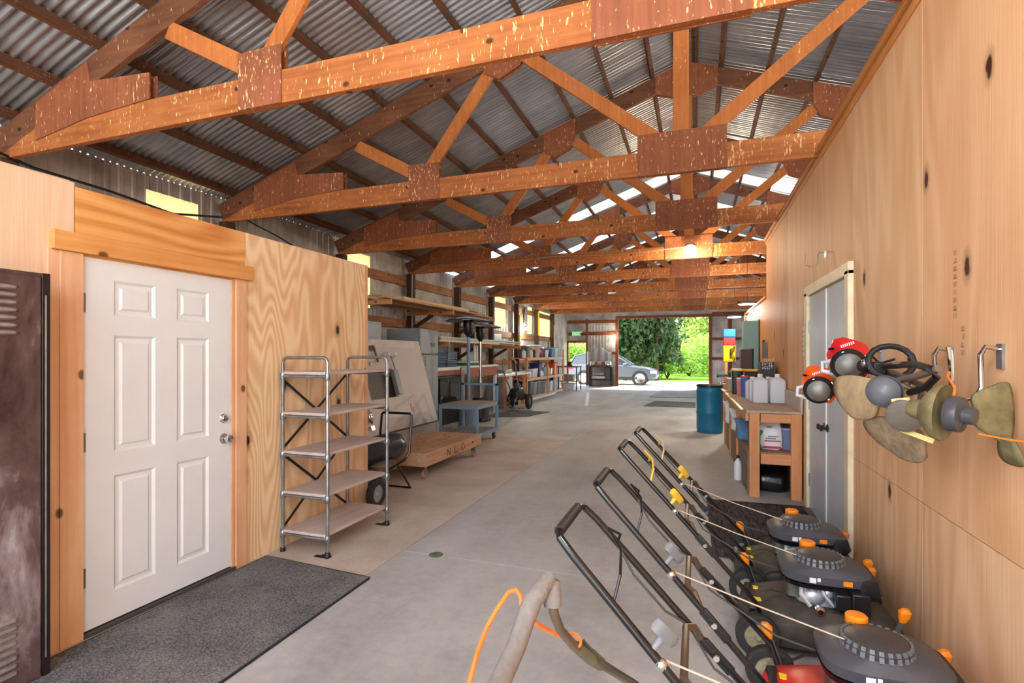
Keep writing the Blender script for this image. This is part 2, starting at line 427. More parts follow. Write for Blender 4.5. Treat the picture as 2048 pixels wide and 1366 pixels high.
# door casing
for a in [(PX,PX+.018,1.77,1.88,0,2.06),(PX,PX+.012,1.72,1.77,0,2.06),(PX,PX+.018,2.865,2.955,0,2.09),(PX-.09,PX+.001,2.84,2.865,0,2.06),(PX-.09,PX+.001,1.865,1.89,0,2.06)]:
    b=MB(); b.box(*a); struct(b,'trim_%d'%tn,FIR,bevel=.002); tn+=1
b=MB(); b.box(PX,PX+.04,1.73,3.0,2.06,2.16); struct(b,'trim_%d'%tn,FIRY,bevel=.004); tn+=1
b=MB(); b.box(PX-.1,PX+.02,1.88,2.86,0,.022); struct(b,'trim_%d'%tn,plain('bronze_threshold',(96,92,86),.4,.5)); tn+=1
# white six panel door
def panel_door():
    DX=PX-.006; y0,y1,z0,z1=1.893,2.838,.03,2.055
    pan=[(2.05,2.29,1.74,1.94),(2.43,2.66,1.74,1.94),(2.05,2.29,.97,1.63),(2.43,2.66,.97,1.63),(2.05,2.29,.19,.84),(2.43,2.66,.19,.84)]
    b=MB(); b.box(DX-.04,DX-.012,y0,y1,z0,z1)
    ys=[y0,2.05,2.29,2.43,2.66,y1]; 
    # stiles and rails on the face, leaving recesses
    zs=[z0,.19,.84,.97,1.63,1.74,1.94,z1]
    for j in range(7):
        for i in range(5):
            if i in(1,3) and j in(1,3,5): continue
            b.box(DX-.012,DX,ys[i],ys[i+1],zs[j],zs[j+1])
    d=struct(b,'door_1',WHITE,smooth=0)
    for (a,c,e,g) in pan:
        b=MB(); m=.034
        # sloped moulding ring and raised field
        o=[(a,e),(c,e),(c,g),(a,g)]; q=[(a+m*.45,e+m*.45),(c-m*.45,e+m*.45),(c-m*.45,g-m*.45),(a+m*.45,g-m*.45)]; r=[(a+m,e+m),(c-m,e+m),(c-m,g-m),(a+m,g-m)]; s2=[(a+m*1.35,e+m*1.35),(c-m*1.35,e+m*1.35),(c-m*1.35,g-m*1.35),(a+m*1.35,g-m*1.35)]
        v=[(DX+.001,y,z) for y,z in o]+[(DX-.011,y,z) for y,z in q]+[(DX-.010,y,z) for y,z in r]+[(DX-.001,y,z) for y,z in s2]; f=[]
        for L0 in(0,4,8):
            for i in range(4): f.append((L0+i,L0+(i+1)%4,L0+4+(i+1)%4,L0+4+i))
        f.append((12,13,14,15)); b.add(v,f); b.obj('door_panel',WHITE,d,smooth=0)
    b=MB(); b.lathe([(.001,0),(.031,0),(.033,.006),(.026,.012),(.024,.02),(.02,.024),(.001,.026)],(DX,2.775,1.08),(1,0,0)); b.obj('deadbolt',CHROME,d)
    b=MB(); b.lathe([(.001,0),(.034,0),(.035,.006),(.015,.012),(.013,.035),(.026,.042),(.029,.055),(.024,.068),(.001,.072)],(DX,2.775,.94),(1,0,0)); b.obj('door_knob',CHROME,d)
    for z in(.32,1.05,1.80):
        b=MB(); b.box(DX-.002,DX+.006,1.872,1.90,z-.05,z+.05); b.tube([(DX+.01,1.885,z-.052),(DX+.01,1.885,z+.052)],.007,8); b.obj('hinge',STEELD,d)
panel_door()

# right plywood wall with sheet joints
b=MB(); WX=1.05
def rw(y0,y1,z0,z1,m,nm='wall_right'):
    b=MB(); b.box(WX,WX+.03,y0+.0015,y1-.0015,z0+.0015,z1-.0015); struct(b,nm,m,smooth=0)
PLY_R2=plywood('plywood_right_b',(244,204,158),(218,162,110),'z',20,1.3,seed=9,sc=1.5)
PLY_R3=plywood('plywood_right_c',(240,194,150),(216,160,114),'z',11,.8,seed=14,sc=1.2)
PLY_RF=plywood('plywood_right_far',(226,172,122),(192,130,82),'z',10,.4,seed=17,sc=1.2)
ys=[-2.0,.68,1.9,3.12,4.34]
mats=[PLY_R,PLY_R2,PLY_R3,PLY_R]
for i in range(4):
    rw(ys[i],ys[i+1],.79,3.34,mats[i]); rw(ys[i],ys[i+1],0,.79,mats[(i+1)%4])
rw(4.34,5.96,2.13,3.34,PLY_R3); rw(5.96,7.2,0,3.34,PLY_R3); rw(7.2,8.4,0,3.34,PLY_RF); rw(8.4,9.3,0,3.34,PLY_RF)
rw(9.3,11.2,0,2.43,PLY_RF); rw(11.2,13.2,0,2.40,PLY_RF)
b=MB(); b.box(WX+.031,WX+.12,-2,9.3,3.2,3.34); b.box(WX+.031,WX+.1,-2,9.3,0,.1); b.box(WX+.031,WX+.04,-2,9.3,0,3.3); b.box(WX+.031,WX+.04,9.3,13.2,0,2.4); struct(b,'wall_right',DARKW,smooth=0)
b=MB(); b.box(WX+.03,WX+.09,9.27,9.3,0,3.36); struct(b,'trim_%d'%tn,FIR); tn+=1
b=MB(); b.box(WX-.035,WX+.1,-2,9.32,3.345,3.385); struct(b,'trim_%d'%tn,FIRY,bevel=.003); tn+=1
b=MB(); b.box(WX-.012,WX,-2,9.3,3.28,3.335); struct(b,'trim_%d'%tn,FIRY,bevel=.003); tn+=1
b=MB(); b.box(WX-.02,WX+.1,9.32,13.22,2.435,2.475); struct(b,'trim_%d'%tn,FIRY); tn+=1
b=MB(); b.box(WX-.02,WX+.1,13.2,13.24,0,2.46); struct(b,'trim_%d'%tn,FIR); tn+=1
# double metal doors on the right
def rdoors():
    global tn
    for a in [(WX-.035,WX+.03,5.84,5.96,0,2.13),(WX-.035,WX+.03,4.33,4.43,0,2.13),(WX-.035,WX+.03,4.33,5.96,2.10,2.19)]:
        b=MB(); b.box(*a); struct(b,'trim_%d'%tn,CREAM,bevel=.004); tn+=1
    DG=plain('door_grey_paint',(200,208,214),.3,.0,var=.04)
    n=2
    for y0,y1,ky in((4.435,5.12,5.07),(5.13,5.835,5.18)):
        b=MB(); b.box(WX-.008,WX+.035,y0,y1,.02,2.095); d=struct(b,'door_%d'%n,DG,bevel=.003); n+=1
        b=MB(); b.lathe([(.001,0),(.033,0),(.033,-.008),(.012,-.012),(.011,-.035),(.026,-.042),(.026,-.058),(.001,-.066)],(WX-.008,ky,.90),(1,0,0)); b.obj('door_knob',BLACK,d)
        hy=y0+.0 if n==3 else y1
        for z in(.3,1.05,1.8):
            b=MB(); b.box(WX-.016,WX-.007,hy-.02,hy+.03,z-.06,z+.06); b.obj('hinge',STEEL,d)
    b=MB(); b.box(WX-.016,WX-.008,5.105,5.145,.02,2.09); struct(b,'trim_%d'%tn,WHITE); tn+=1
    b=MB(); b.box(WX-.06,WX+.04,4.43,5.84,0,.02); struct(b,'trim_%d'%tn,plain('bronze_threshold',(96,92,86))); tn+=1
rdoors()

# ------------------------------------------------------------------ trusses
def truss():
    t=thing('roof_truss','','roof truss',(0,0,0))
    th=.05; Z0=0.0   # local: x from ridge line, z from chord bottom (world 3.33)
    def zt(x): return ZRIDGE-3.33-SL*abs(x)
    e=5.95
    b=MB(); b.box(-e,e,-th/2,th/2,0,.24); b.obj('bottom_chord',CHORD,t,bevel=.004)
    for s in(-1,1):
        b=MB(); b.prism([(s*6.05,zt(6.05)),(0.0*s,zt(0)),(0.0*s,zt(0)-.25),(s*(5.95),max(zt(5.95)-.25,0.02))] ,'y',-th/2-.0006,th/2+.0006); b.obj('top_chord',TOPC,t,bevel=.004)
    b=MB(); b.box(-.075,.075,-.03,.03,.30,zt(0)-.26); b.obj('king_post',WEB,t,bevel=.004)
    for s in(-1,1):
        for (x0,z0),(x1,z1) in (((s*2.95,.30),(s*3.80,zt(3.8)-.27)),((s*2.85,.30),(s*1.95,zt(1.95)-.22)),((s*1.72,zt(1.75)-.22),(s*.20,.33))):
            b=MB(); b.beam((x0,0,z0),(x1,0,z1),.14,.038); b.obj('web',WEB,t,bevel=.003)
    g=.031
    def plate(poly):
        b=MB(); b.prism(poly,'y',-g-.006,-g+.006); b.prism(poly,'y',g-.006,g+.006); b.obj('gusset',GUS,t)
    plate([(-.42,-.005),(.42,-.005),(.42,.41),(-.42,.41)])
    for s in(-1,1):
        plate([(s*2.66,.0),(s*3.06,.0),(s*3.06,.42),(s*2.66,.42)])
        plate([(s*1.6,zt(1.6)-.0),(s*2.1,zt(2.1)-.0),(s*2.1,zt(2.1)-.30),(s*1.92,zt(1.9)-.46),(s*1.68,zt(1.7)-.42),(s*1.6,zt(1.6)-.3)])
        plate([(s*5.45,.03),(s*3.98,.30),(s*3.98,.46),(s*4.72,.46),(s*4.72,zt(4.72)-.05),(s*5.45,zt(5.45)-.02)] if False else [(s*4.72,.2),(s*3.98,.24),(s*3.98,.45),(s*4.68,.50),(s*4.72,zt(4.7)-.04),(s*5.4,zt(5.4)-.04),(s*5.4,.1)])
    plate([(-.42,zt(.42)),(0,zt(0)-.01),(.42,zt(.42)),(.42,zt(.42)-.26),(.12,zt(0)-.5),(-.12,zt(0)-.5),(-.42,zt(.42)-.26)])
    return t
T0=truss()
TY=[3.03+2.44*i for i in range(-1,9)]
names=['roof truss directly over the photographer','nearest orange roof truss, crossing high above the white six panel door','second orange roof truss, its end above the plywood partition corner','third roof truss, in front of the one carrying the glowing lamp','fourth roof truss, carrying the warm glowing ceiling lamp','fifth roof truss, the first one behind the glowing lamp','sixth roof truss, second one behind the glowing lamp','seventh roof truss, third one behind the glowing lamp','eighth roof truss, second from the far end wall','ninth roof truss, last one before the far doorway']
for i,y in enumerate(TY):
    if i==0: continue
    if i==1: t=T0; t.location=(XC,y,3.33)
    else: t=dup(T0,(XC,y,3.33))
    t['label']=names[i]; t['group']='timber roof trusses'
# purlins
kk=0
for side in(-1,1):
    xs=[.12]+[.47+.588*i for i in range(10)]
    for i,dx in enumerate(xs):
        x=XC+side*dx; z=zch(x)+.048; ang=math.atan(SL)*(-side)
        b=MB(); up=Vector((-side*-SL,0,1)).normalized()
        b.beam((0,Y0-.2,0),(0,YE-.1,0),.05,.098,(side*SL,0,1))
        o=b.obj('roof_purlin',PURL,None); o.location=(x,0,z)
        order=['first','second','third','fourth','fifth','sixth','seventh','eighth','ninth','tenth','eleventh'][i]
        tag(o,'%s long roof purlin down from the ridge on the %s roof slope'%(order,'left' if side<0 else 'right'),'purlin','roof purlins under the steel sheets')
# posts on the left wall, girts
for i,y in enumerate(TY):
    if i==0: continue
    b=MB(); b.box(-.075,.075,-.07,.07,0,3.33+ (0)); o=b.obj('wall_post',DARKW,None,bevel=.004); o.location=(-6.05,y,0)
    b=MB(); b.box(-6.1,-5.99,0,0.01,3,3.1)
    vis=['','','left wall post at the end of the second orange truss','left wall post at the end of the third truss','left wall post behind the grey refrigerator','left wall post behind the near patio heater','left wall post beside the narrow yellow window','left wall post by the bright bulb','left wall post behind the long tool shelf','left wall post nearest the small far doorway'][i] or 'left wall post at the end of the nearest orange truss'
    tag(o,vis,'post','posts along the left wall')
gi=0
for i in range(len(TY)-1):
    if i<2: continue
    for z,h in ((3.06,.19),(2.12,.19),(1.2,.15)):
        b=MB(); b.box(-.02,.02,TY[i]+.075,TY[i+1]-.075,z,z+h); o=b.obj('wall_girt',GIRT,None,bevel=.003); o.location=(-6.14,0,0)
        which={3.06:'upper',2.12:'middle',1.2:'lower'}[z]
        bay=['','','second','third','fourth','fifth','sixth','seventh','eighth','ninth'][i]
        tag(o,'%s horizontal wall board between posts in the %s bay of left wall'%(which,bay),'wall board','girts on the left wall')

# ------------------------------------------------------------------ outside: trees, bushes, car
def leafmat(name,c0,c1):
    t=NT(name); n=t.noise(t.coord(),9,3,.6); col=t.ramp(n,[(.3,L(c0)),(.7,L(c1))])
    t.fin(col,.6,0,.3); tr=t.n('BsdfTranslucent'); t.l(col,tr.inputs[0]); m=t.n('MixShader'); m.inputs[0].default_value=.35; t.l(t.b.outputs[0],m.inputs[1]); t.l(tr.outputs[0],m.inputs[2]); t.l(m.outputs[0],t.out.inputs[0]); return t.m
LF1=leafmat('leaf_bright',(96,150,40),(190,215,110)); LF2=leafmat('conifer_dark',(34,52,26),(70,92,44)); LF3=leafmat('conifer_pale',(90,120,84),(170,190,140))
def leaves(blobs,n,size,droop=0,seed=1):
    rnd=random.Random(seed); b=MB(); v=[];f=[]
    tot=sum(r[0]*r[1]*r[2] for c,r in blobs)
    for c,r in blobs:
        m=int(n*r[0]*r[1]*r[2]/tot)
        for i in range(m):
            d=Vector((rnd.gauss(0,1),rnd.gauss(0,1),rnd.gauss(0,1))).normalized()*(rnd.random()**.4)
            p=Vector((c[0]+d.x*r[0],c[1]+d.y*r[1],c[2]+d.z*r[2]))
            a=Vector((rnd.uniform(-1,1),rnd.uniform(-1,1),rnd.uniform(-1,1)-droop)).normalized(); q=a.cross(Vector((rnd.uniform(-1,1),rnd.uniform(-1,1),rnd.uniform(-1,1)))).normalized()
            s=size*rnd.uniform(.6,1.4); k=len(v)
            v+= [p-a*s-q*s*.1,p-q*s*.45,p+a*s,p+q*s*.45]; f.append((k,k+1,k+2,k+3))
    b.add(v,f); return b
def bush(x,y,w,h,label,seed,mat=None,d=None,n=3800):
    t=thing('bush',label,'bush',(x,y,-.15),group='bushes beyond the yard')
    rnd=random.Random(seed); bl=[]
    for i in range(9): bl.append(((x+rnd.uniform(-.6,.6)*w/2,y+rnd.uniform(-.4,.4)*(d or w)/2,-.15+h*rnd.uniform(.25,.7)),(w*rnd.uniform(.22,.34),w*rnd.uniform(.22,.32),h*rnd.uniform(.2,.3))))
    leaves(bl,n,.13,0,seed).obj('foliage',mat or LF1,t,smooth=0)
    b=MB()
    for i in range(6): b.tube([(x,y,-.15),(x+rnd.uniform(-.3,.3)*w,y+rnd.uniform(-.2,.2)*w,h*.5)],[.05,.02],6)
    b.obj('stem',DARKW,t)
for i,(x,y,w,h,l) in enumerate([(-14.5,38,5,4.2,'bright green bush seen through the small far doorway'),(-9.5,37.5,4.5,3.2,'bright green bush behind the rear of the parked car'),(-5.4,37.5,4.4,2.6,'bright green bush behind the hood of the parked car'),(-2.0,39,4.2,2.9,'leafy bush in the middle of the far roll-up doorway'),(1.2,38,4.4,3.3,'leafy bush at the right side of the far roll-up doorway'),(4.5,41,5,3.6,'leafy bush half hidden by the right door jamb'),(-.6,44,6,4,'tall pale bush behind the middle bushes of the doorway')]):
    bush(x,y,w,h,l,20+i)
def conifer(x,y,h,w,label,seed,mat,n=7000,base=1.2,cards=.2):
    t=thing('conifer_tree',label,'tree',(x,y,-.15),group='conifers beyond the yard')
    rnd=random.Random(seed); bl=[]
    b=MB(); b.tube([(x,y,-.15),(x,y,h)],[.14,.04],8)
    for i in range(26):
        f=i/25; z=base+(h-base)*f; rr=w*(1-f*.85)
        for k in range(4):
            a=rnd.uniform(0,2*PI); ex=x+math.cos(a)*rr; ey=y+math.sin(a)*rr
            bl.append((((x+ex)/2,(y+ey)/2,z-.25),(rr*.42,rr*.42,.45))); bl.append(((ex,ey,z-.7),(rr*.2,rr*.2,.7)))
            b.tube([(x,y,z),(ex,ey,z-.5)],[.04,.012],5)
    leaves(bl,n,cards,.8,seed).obj('foliage',mat,t,smooth=0); b.obj('trunk',DARKW,t)
conifer(-4.5,35.2,11,1.9,'dark drooping conifer at the left of the far roll-up doorway',41,LF2,4200,1.5)
conifer(-2.5,35.8,12,1.5,'dark drooping conifer right of the first, above the car hood',42,LF2,3000,1.7)
conifer(-1.6,54,14,3.6,'pale blue-green conifer in the middle of the far doorway',43,LF3,9000,1,.26)
conifer(1.8,50,14,3.8,'yellow-green conifer at the right of the far roll-up doorway',44,leafmat('conifer_yellow',(110,140,50),(190,205,110)),9000,1,.26)
conifer(-15.5,50,12,4,'green tree behind the bush in the small far doorway',45,LF1,7000,1,.26)
# background tree belt
for i,x in enumerate([-31,-19,-7,5.5,18]):
    conifer(x,64+2*(i%2),17,5.2,['distant pale tree left of everything in the small doorway','distant pale tree behind the car','distant pale tree behind the drooping conifers','distant pale tree behind the right jamb','distant pale tree far right behind the end wall'][i],60+i,LF3,7000,.5,.4)
def car():
    x0,x1=-7.0,-2.0; y0,y1=29.4,31.2; g=-.15
    t=thing('car','silver and dark grey sport utility car parked outside the far doorways','car',(-4.5,30.3,g))
    BOD=plain('car_silver',(96,102,110),.25,.6,var=.04); GL=plain('car_glass',(30,36,40),.05,.0,var=.1,spec=.9)
    body=[(x0+.02,.45),(x0,.85),(x0+.1,1.12),(x0+1.1,1.16),(x0+3.3,1.12),(x0+4.4,.98),(x0+4.85,.82),(x0+4.98,.6),(x0+4.9,.35),(x0+.3,.32)]
    b=MB(); b.prism([(x,z+g) for x,z in body],'y',y0,y1); b.obj('body',BOD,t,bevel=.07)
    cab=[(x0+.12,1.1),(x0+.42,1.62),(x0+1.0,1.74),(x0+2.3,1.72),(x0+2.75,1.6),(x0+3.55,1.1)]
    b=MB(); n=len(cab); v=[(x,y0+.03+(z-1.1)*.28,z+g) for x,z in cab]+[(x,y1-.03-(z-1.1)*.28,z+g) for x,z in cab]; b.add(v,[tuple(range(n)),tuple(range(2*n-1,n-1,-1))]+[(i,(i+1)%n,n+(i+1)%n,n+i) for i in range(n)]); b.obj('cabin',GL,t,bevel=.03)
    b=MB(); 
    for a,c in((0,1),(1,2),(2,3),(3,4),(4,5)):
        for yy,sg in((y0,1),(y1,-1)):
            p=[(cab[a][0],yy+sg*(.02+(cab[a][1]-1.1)*.28),cab[a][1]+g+.01),(cab[c][0],yy+sg*(.02+(cab[c][1]-1.1)*.28),cab[c][1]+g+.01)]; b.tube(p,.035,6)
    b.box(x0+.95,x0+2.4,y0+.2,y1-.2,1.70+g,1.765+g)
    for q in(x0+1.25,x0+2.25): b.tube([(q,y0+.02,1.1+g),(q+.02,y0+.2,1.7+g)],.03,6)
    b.obj('roof_frame',BOD,t)
    for wx in(x0+.95,x0+4.05):
        for wy,sg in((y0-.01,1),(y1+.01,-1)):
            b=MB(); b.lathe([(.24,0),(.36,0),(.38,.03),(.38,.2),(.36,.23),(.24,.23)],(wx,wy,.38+g),(0,sg,0),n=28,loop=True); w=b.obj('wheel',RUBBER,t)
            b=MB(); b.lathe([(.001,.05),(.05,.03),(.06,.06)],(wx,wy,.38+g),(0,sg,0))
            for q in range(5):
                a=2*PI*q/5+.3; b.beam((wx,wy+sg*.03,.38+g),(wx+.25*math.cos(a),wy+sg*.02,.38+g+.25*math.sin(a)),.06,.03)
            b.lathe([(.24,.0),(.27,-.004),(.27,.05),(.24,.06)],(wx,wy,.38+g),(0,sg,0),n=28); b.lathe([(.001,.06),(.25,.06)],(wx,wy,.38+g),(0,sg,0),n=28); sub(b,'rim',CHROME,w)
        b=MB(); b.lathe([(.001,-.004),(.43,-.004),(.43,.01),(.001,.01)],(wx,y0,.38+g),(0,1,0),n=28); b.obj('wheel_arch',BLACK,t)
    b=MB(); b.box(x0-.02,x0+.35,y0-.012,y0+.1,.86+g,1.06+g); b.obj('tail_light',RED,t,bevel=.02)
    b=MB(); b.box(x0+4.6,x0+4.93,y0-.012,y0+.15,.66+g,.8+g); b.obj('headlight',WHITE,t,bevel=.02)
    b=MB(); b.box(x0+1.2,x0+3.9,y0-.012,y0+.02,.34+g,.46+g); b.obj('sill',BLACK,t)
    b=MB(); b.ball((x0+3.25,y0-.09,1.16+g),(.11,.09,.08)); b.obj('door_mirror',BOD,t)
car()
#@@ITEMS
# ------------------------------------------------------------------ near left: locker, mat, pipe shelf
def locker():
    t=thing('metal_locker','tall worn brown metal locker with louvres, left of the white door','locker',(-3.0,1.2,0))
    X=-2.9
    b=MB(); b.box(-3.09,X-.004,.72,1.625,0,1.905); b.obj('body',LOCK,t,bevel=.006)
    b=MB(); b.box(X-.004,X+.006,.74,1.585,.015,1.885); d=b.obj('door',LOCK,t,bevel=.004)
    b=MB(); b.box(X-.004,X+.004,1.59,1.624,.0,1.905); b.obj('door_frame',plain('locker_edge',(40,28,28),.35),t,bevel=.003)
    for z0 in (1.62,.09):
        for i in range(7 if z0>1 else 8):
            b=MB(); z=z0+i*.034
            b.rings([(0,0,0,.13,.013,6),(0,0,.010,.128,.011,6),(0,0,.018,.12,.005,5)],48)
            M=Matrix.Translation((X+.005,1.36,z))@Matrix.Rotation(R(90),4,'Z')@Matrix.Rotation(R(90),4,'X'); b.xf(M)
            sub(b,'louvre',plain('locker_louvre',(150,138,132),.35,.3,var=.3,scale=20),d)
    b=MB(); b.tube([(X+.012,1.60,.1),(X+.012,1.60,1.8)],.004,6); b.obj('hinge_rod',STEELD,t)
locker()
def mat(name,label,poly,mt,edge,z=.012):
    t=thing(name,label,'mat',(sum(p[0] for p in poly)/4,sum(p[1] for p in poly)/4,0))
    b=MB(); b.prism(poly,'z',0.001,z); b.obj('pile',mt,t,bevel=.003)
    cx=t['_l'][0];cy=t['_l'][1]
    b=MB(); n=4
    for i in range(4):
        p,q=poly[i],poly[(i+1)%4]; b.beam((p[0],p[1],.006),(q[0],q[1],.006),.016,.011,(0,0,1))
    b.obj('rubber_edge',edge,t)
MB_EDGE=plain('mat_edge_rubber',(40,42,46),.7)
mat('door_mat','large grey textured mat in front of the white door',[(-3.03,.9),(-2.06,.84),(-2.10,3.04),(-3.05,3.11)],MATG,MB_EDGE)
mat('door_mat','dark ribbed mat in front of the grey double doors',[(.12,4.25),(1.0,4.25),(1.0,5.90),(.10,5.87)],MATR,MB_EDGE)
mat('door_mat','small dark mat beside the blue grey cart and tiller',[(-5.0,11.75),(-3.95,12.3),(-3.7,13.5),(-4.8,13.6)],MATG,MB_EDGE)
mat('door_mat','dark mat left of the blue barrel, far across the floor',[(-1.5,16.0),(-.05,16.0),(-.05,17.7),(-1.3,17.9)],MATG,MB_EDGE)
mat('door_mat','pale checkered mat behind the blue barrel near the doorway',[(-1.6,19.5),(.1,19.6),(.1,23.8),(-1.4,23.6)],mk_mat('mat_pale_check',(140,140,144),(206,204,204),(1,1,1),30),MB_EDGE)

def pipe_shelf():
    xa,xb=-3.03,-2.61; ya,yb=3.25,4.05; top=1.50
    t=thing('pipe_shelf_unit','tall pipe framed shelf unit with five weathered plank shelves','shelf',(-2.82,3.65,0))
    for y,nm in ((ya,'a'),(yb,'b')):
        b=MB(); r=.035
        b.tube([(xa,y,.03),(xa,y,top-r),(xa+.012,y,top-.01),(xa+r,y,top),(xb-r,y,top),(xb-.012,y,top-.01),(xb,y,top-r),(xb,y,.03)],.0135,12)
        b.obj('end_frame',STEEL,t)
    zs=[.15,.45,.76,1.06,1.37]
    for z in zs:
        b=MB(); b.box(xa+.012,xb-.012,ya-.01,yb+.01,z,z+.022); b.obj('shelf_board',SHELFW,t,bevel=.004)
        for y in(ya,yb):
            b=MB(); b.tube([(xa,y,z-.014),(xb,y,z-.014)],.011,8)
            for x in(xa,xb): b.lathe([(.0185,-.03),(.0205,-.026),(.0205,.02),(.0185,.024)],(x,y,z-.012)); b.lathe([(.016,0),(.018,.004),(.018,.03)],(x,y,z-.014),(-1 if x==xb else 1,0,0),n=12)
            b.obj('cross_pipe',STEEL,t)
        b=MB()
        for x in(xa,): b.tube([(x+.002,ya,z-.014),(x+.002,yb,z-.014)],.008,8)
        b.obj('rear_pipe',STEEL,t)
    for (y0,z0,y1,z1) in ((ya,1.34,yb,.78),(yb,1.34,ya,.78),(ya,.76,yb,.16),(yb,.76,ya,.16)):
        b=MB(); b.beam((xa-.016,y0,z0),(xa-.016,y1,z1),.022,.004,(1,0,0)); b.obj('diagonal_brace',BLACK,t)
    for y in(ya,yb):
        b=MB(); b.box(xb-.06,xb+.02,y-.02,y+.02,.0,.014); b.box(xb-.11,xb+.015,y-.018,y+.014,0,.008); b.lathe([(.024,0),(.02,.03),(.016,.035)],(xb,y,.008)); b.obj('foot',BLACK,t,bevel=.002)
        b=MB(); b.lathe([(.022,0),(.018,.03)],(xa,y,.0)); b.obj('foot',BLACK,t)
pipe_shelf()
# ------------------------------------------------------------------ left: compressor cart, dolly, steel cart, panel, fridge
def compressor():
    t=thing('portable_compressor','dark wheeled air compressor with black handle behind the pipe shelf unit','compressor',(-3.3,4.85,0))
    TK=plain('tank_dark_blue_grey',(70,76,86),.25,.5)
    b=MB(); b.lathe([(.001,-.46),(.09,-.44),(.14,-.38),(.155,-.3),(.155,.3),(.14,.38),(.09,.44),(.001,.46)],(-3.38,4.95,.46),(0.25,1,0.06),n=24); b.obj('tank',TK,t)
    b=MB(); b.lathe([(.001,0),(.05,.0),(.06,.02),(.04,.05),(.001,.06)],(-3.27,5.38,.5),(.25,1,.06)); b.obj('end_cap',CHROME,t)
    b=MB(); b.box(-3.5,-3.18,4.66,5.2,.24,.30); b.ball((-3.28,5.0,.31),(.14,.2,.05)); b.obj('pump_deck',plain('dusty_pump',(110,100,88),.7,var=.3,bump=.4),t,bevel=.01)
    for x in(-3.0,-3.52):
        b=MB(); b.lathe([(.085,-.03),(.13,-.03),(.145,-.015),(.145,.015),(.13,.03),(.085,.03)],(x,4.46,.147),(1,0,0),n=32,loop=True); w=b.obj('wheel',RUBBER,t)
        b=MB(); b.lathe([(.001,-.035),(.02,-.035),(.03,-.018),(.085,-.02),(.092,-.026),(.092,.026),(.085,.02),(.03,.018),(.02,.035),(.001,.035)],(x,4.46,.147),(1,0,0),n=32); sub(b,'hub',GREY,w)
    b=MB(); b.tube([(-3.56,4.46,.147),(-2.97,4.46,.147)],.012,8); b.obj('axle',STEELD,t)
    b=MB(); b.tube([(-3.42,5.2,.84),(-3.40,5.2,.86),(-3.05,5.2,.86),(-3.03,5.2,.84),(-3.06,5.2,.42),(-3.10,5.16,.34),(-3.12,4.6,.24),(-3.12,4.46,.2)],.014,8); b.tube([(-3.42,5.2,.84),(-3.46,5.2,.42),(-3.46,5.16,.34),(-3.45,4.46,.2)],.014,8)
    b.tube([(-3.08,5.0,.3),(-3.07,5.24,.0+.014),(-3.4,5.24,.014),(-3.45,5.0,.3)],.012,8); b.obj('handle_frame',GLOSSB,t)
    b=MB(); b.beam((-3.42,4.55,.3),(-3.44,4.62,.92),.02,.02); b.tube([(-3.44,4.62,.92),(-3.5,4.6,1.0),(-3.6,4.6,1.02)],.016,8); b.obj('lever_arm',GLOSSB,t)
compressor()
def dolly():
    t=thing('timber_dolly','heavy timber slab dolly on caster wheels beside the blue grey cart','dolly',(-3.45,6.4,0))
    b=MB(); v=[]; rnd=random.Random(3)
    x0,x1,y0,y1,z0,z1=-3.95,-3.08,5.62,7.35,.16,.33
    b.box(x0,x1,y0,y1,z0,z1); b.obj('slab',timber('dolly_slab',(204,164,132),(150,112,84),'y',knots=True),t,bevel=.015)
    b=MB()
    mk=plain('burnt_mark',(70,40,26))
    # branded strokes on the long edge, reading like N L O
    X=x1+.001
    def st(a,c): b.beam((X,a[0],a[1]),(X,c[0],c[1]),.012,.002,(1,0,0))
    st((6.2,.20),(6.2,.29)); st((6.2,.29),(6.28,.20)); st((6.28,.20),(6.28,.29)); st((6.42,.29),(6.42,.20)); st((6.42,.20),(6.5,.20))
    for q in range(10):
        a0,a1=2*PI*q/10,2*PI*(q+1)/10; st((6.68+.05*math.cos(a0),.245+.045*math.sin(a0)),(6.68+.05*math.cos(a1),.245+.045*math.sin(a1)))
    b.obj('burnt_lettering',mk,t)
    for (x,y) in ((-3.16,5.72),(-3.16,7.22),(-3.86,5.72),(-3.86,7.22)):
        c=caster(t,x,y,.16,.06)
def caster(t,x,y,h,r,mat=None):
    b=MB(); b.box(x-.035,x+.035,y-.035,y+.035,h-.008,h); b.box(x-.026,x-.022,y-.02,y+.03,r,h-.006); b.box(x+.022,x+.026,y-.02,y+.03,r,h-.006); b.lathe([(.02,0),(.024,-.012)],(x,y,h-.006)); c=b.obj('caster',STEELD,t,bevel=.001)
    b=MB(); b.lathe([(.001,-.018),(r*.9,-.018),(r,-.01),(r,.01),(r*.9,.018),(.001,.018)],(x,y+.012,r),(1,0,0),n=20); sub(b,'wheel',mat or plain('caster_tan',(150,120,100),.6),c)
dolly()
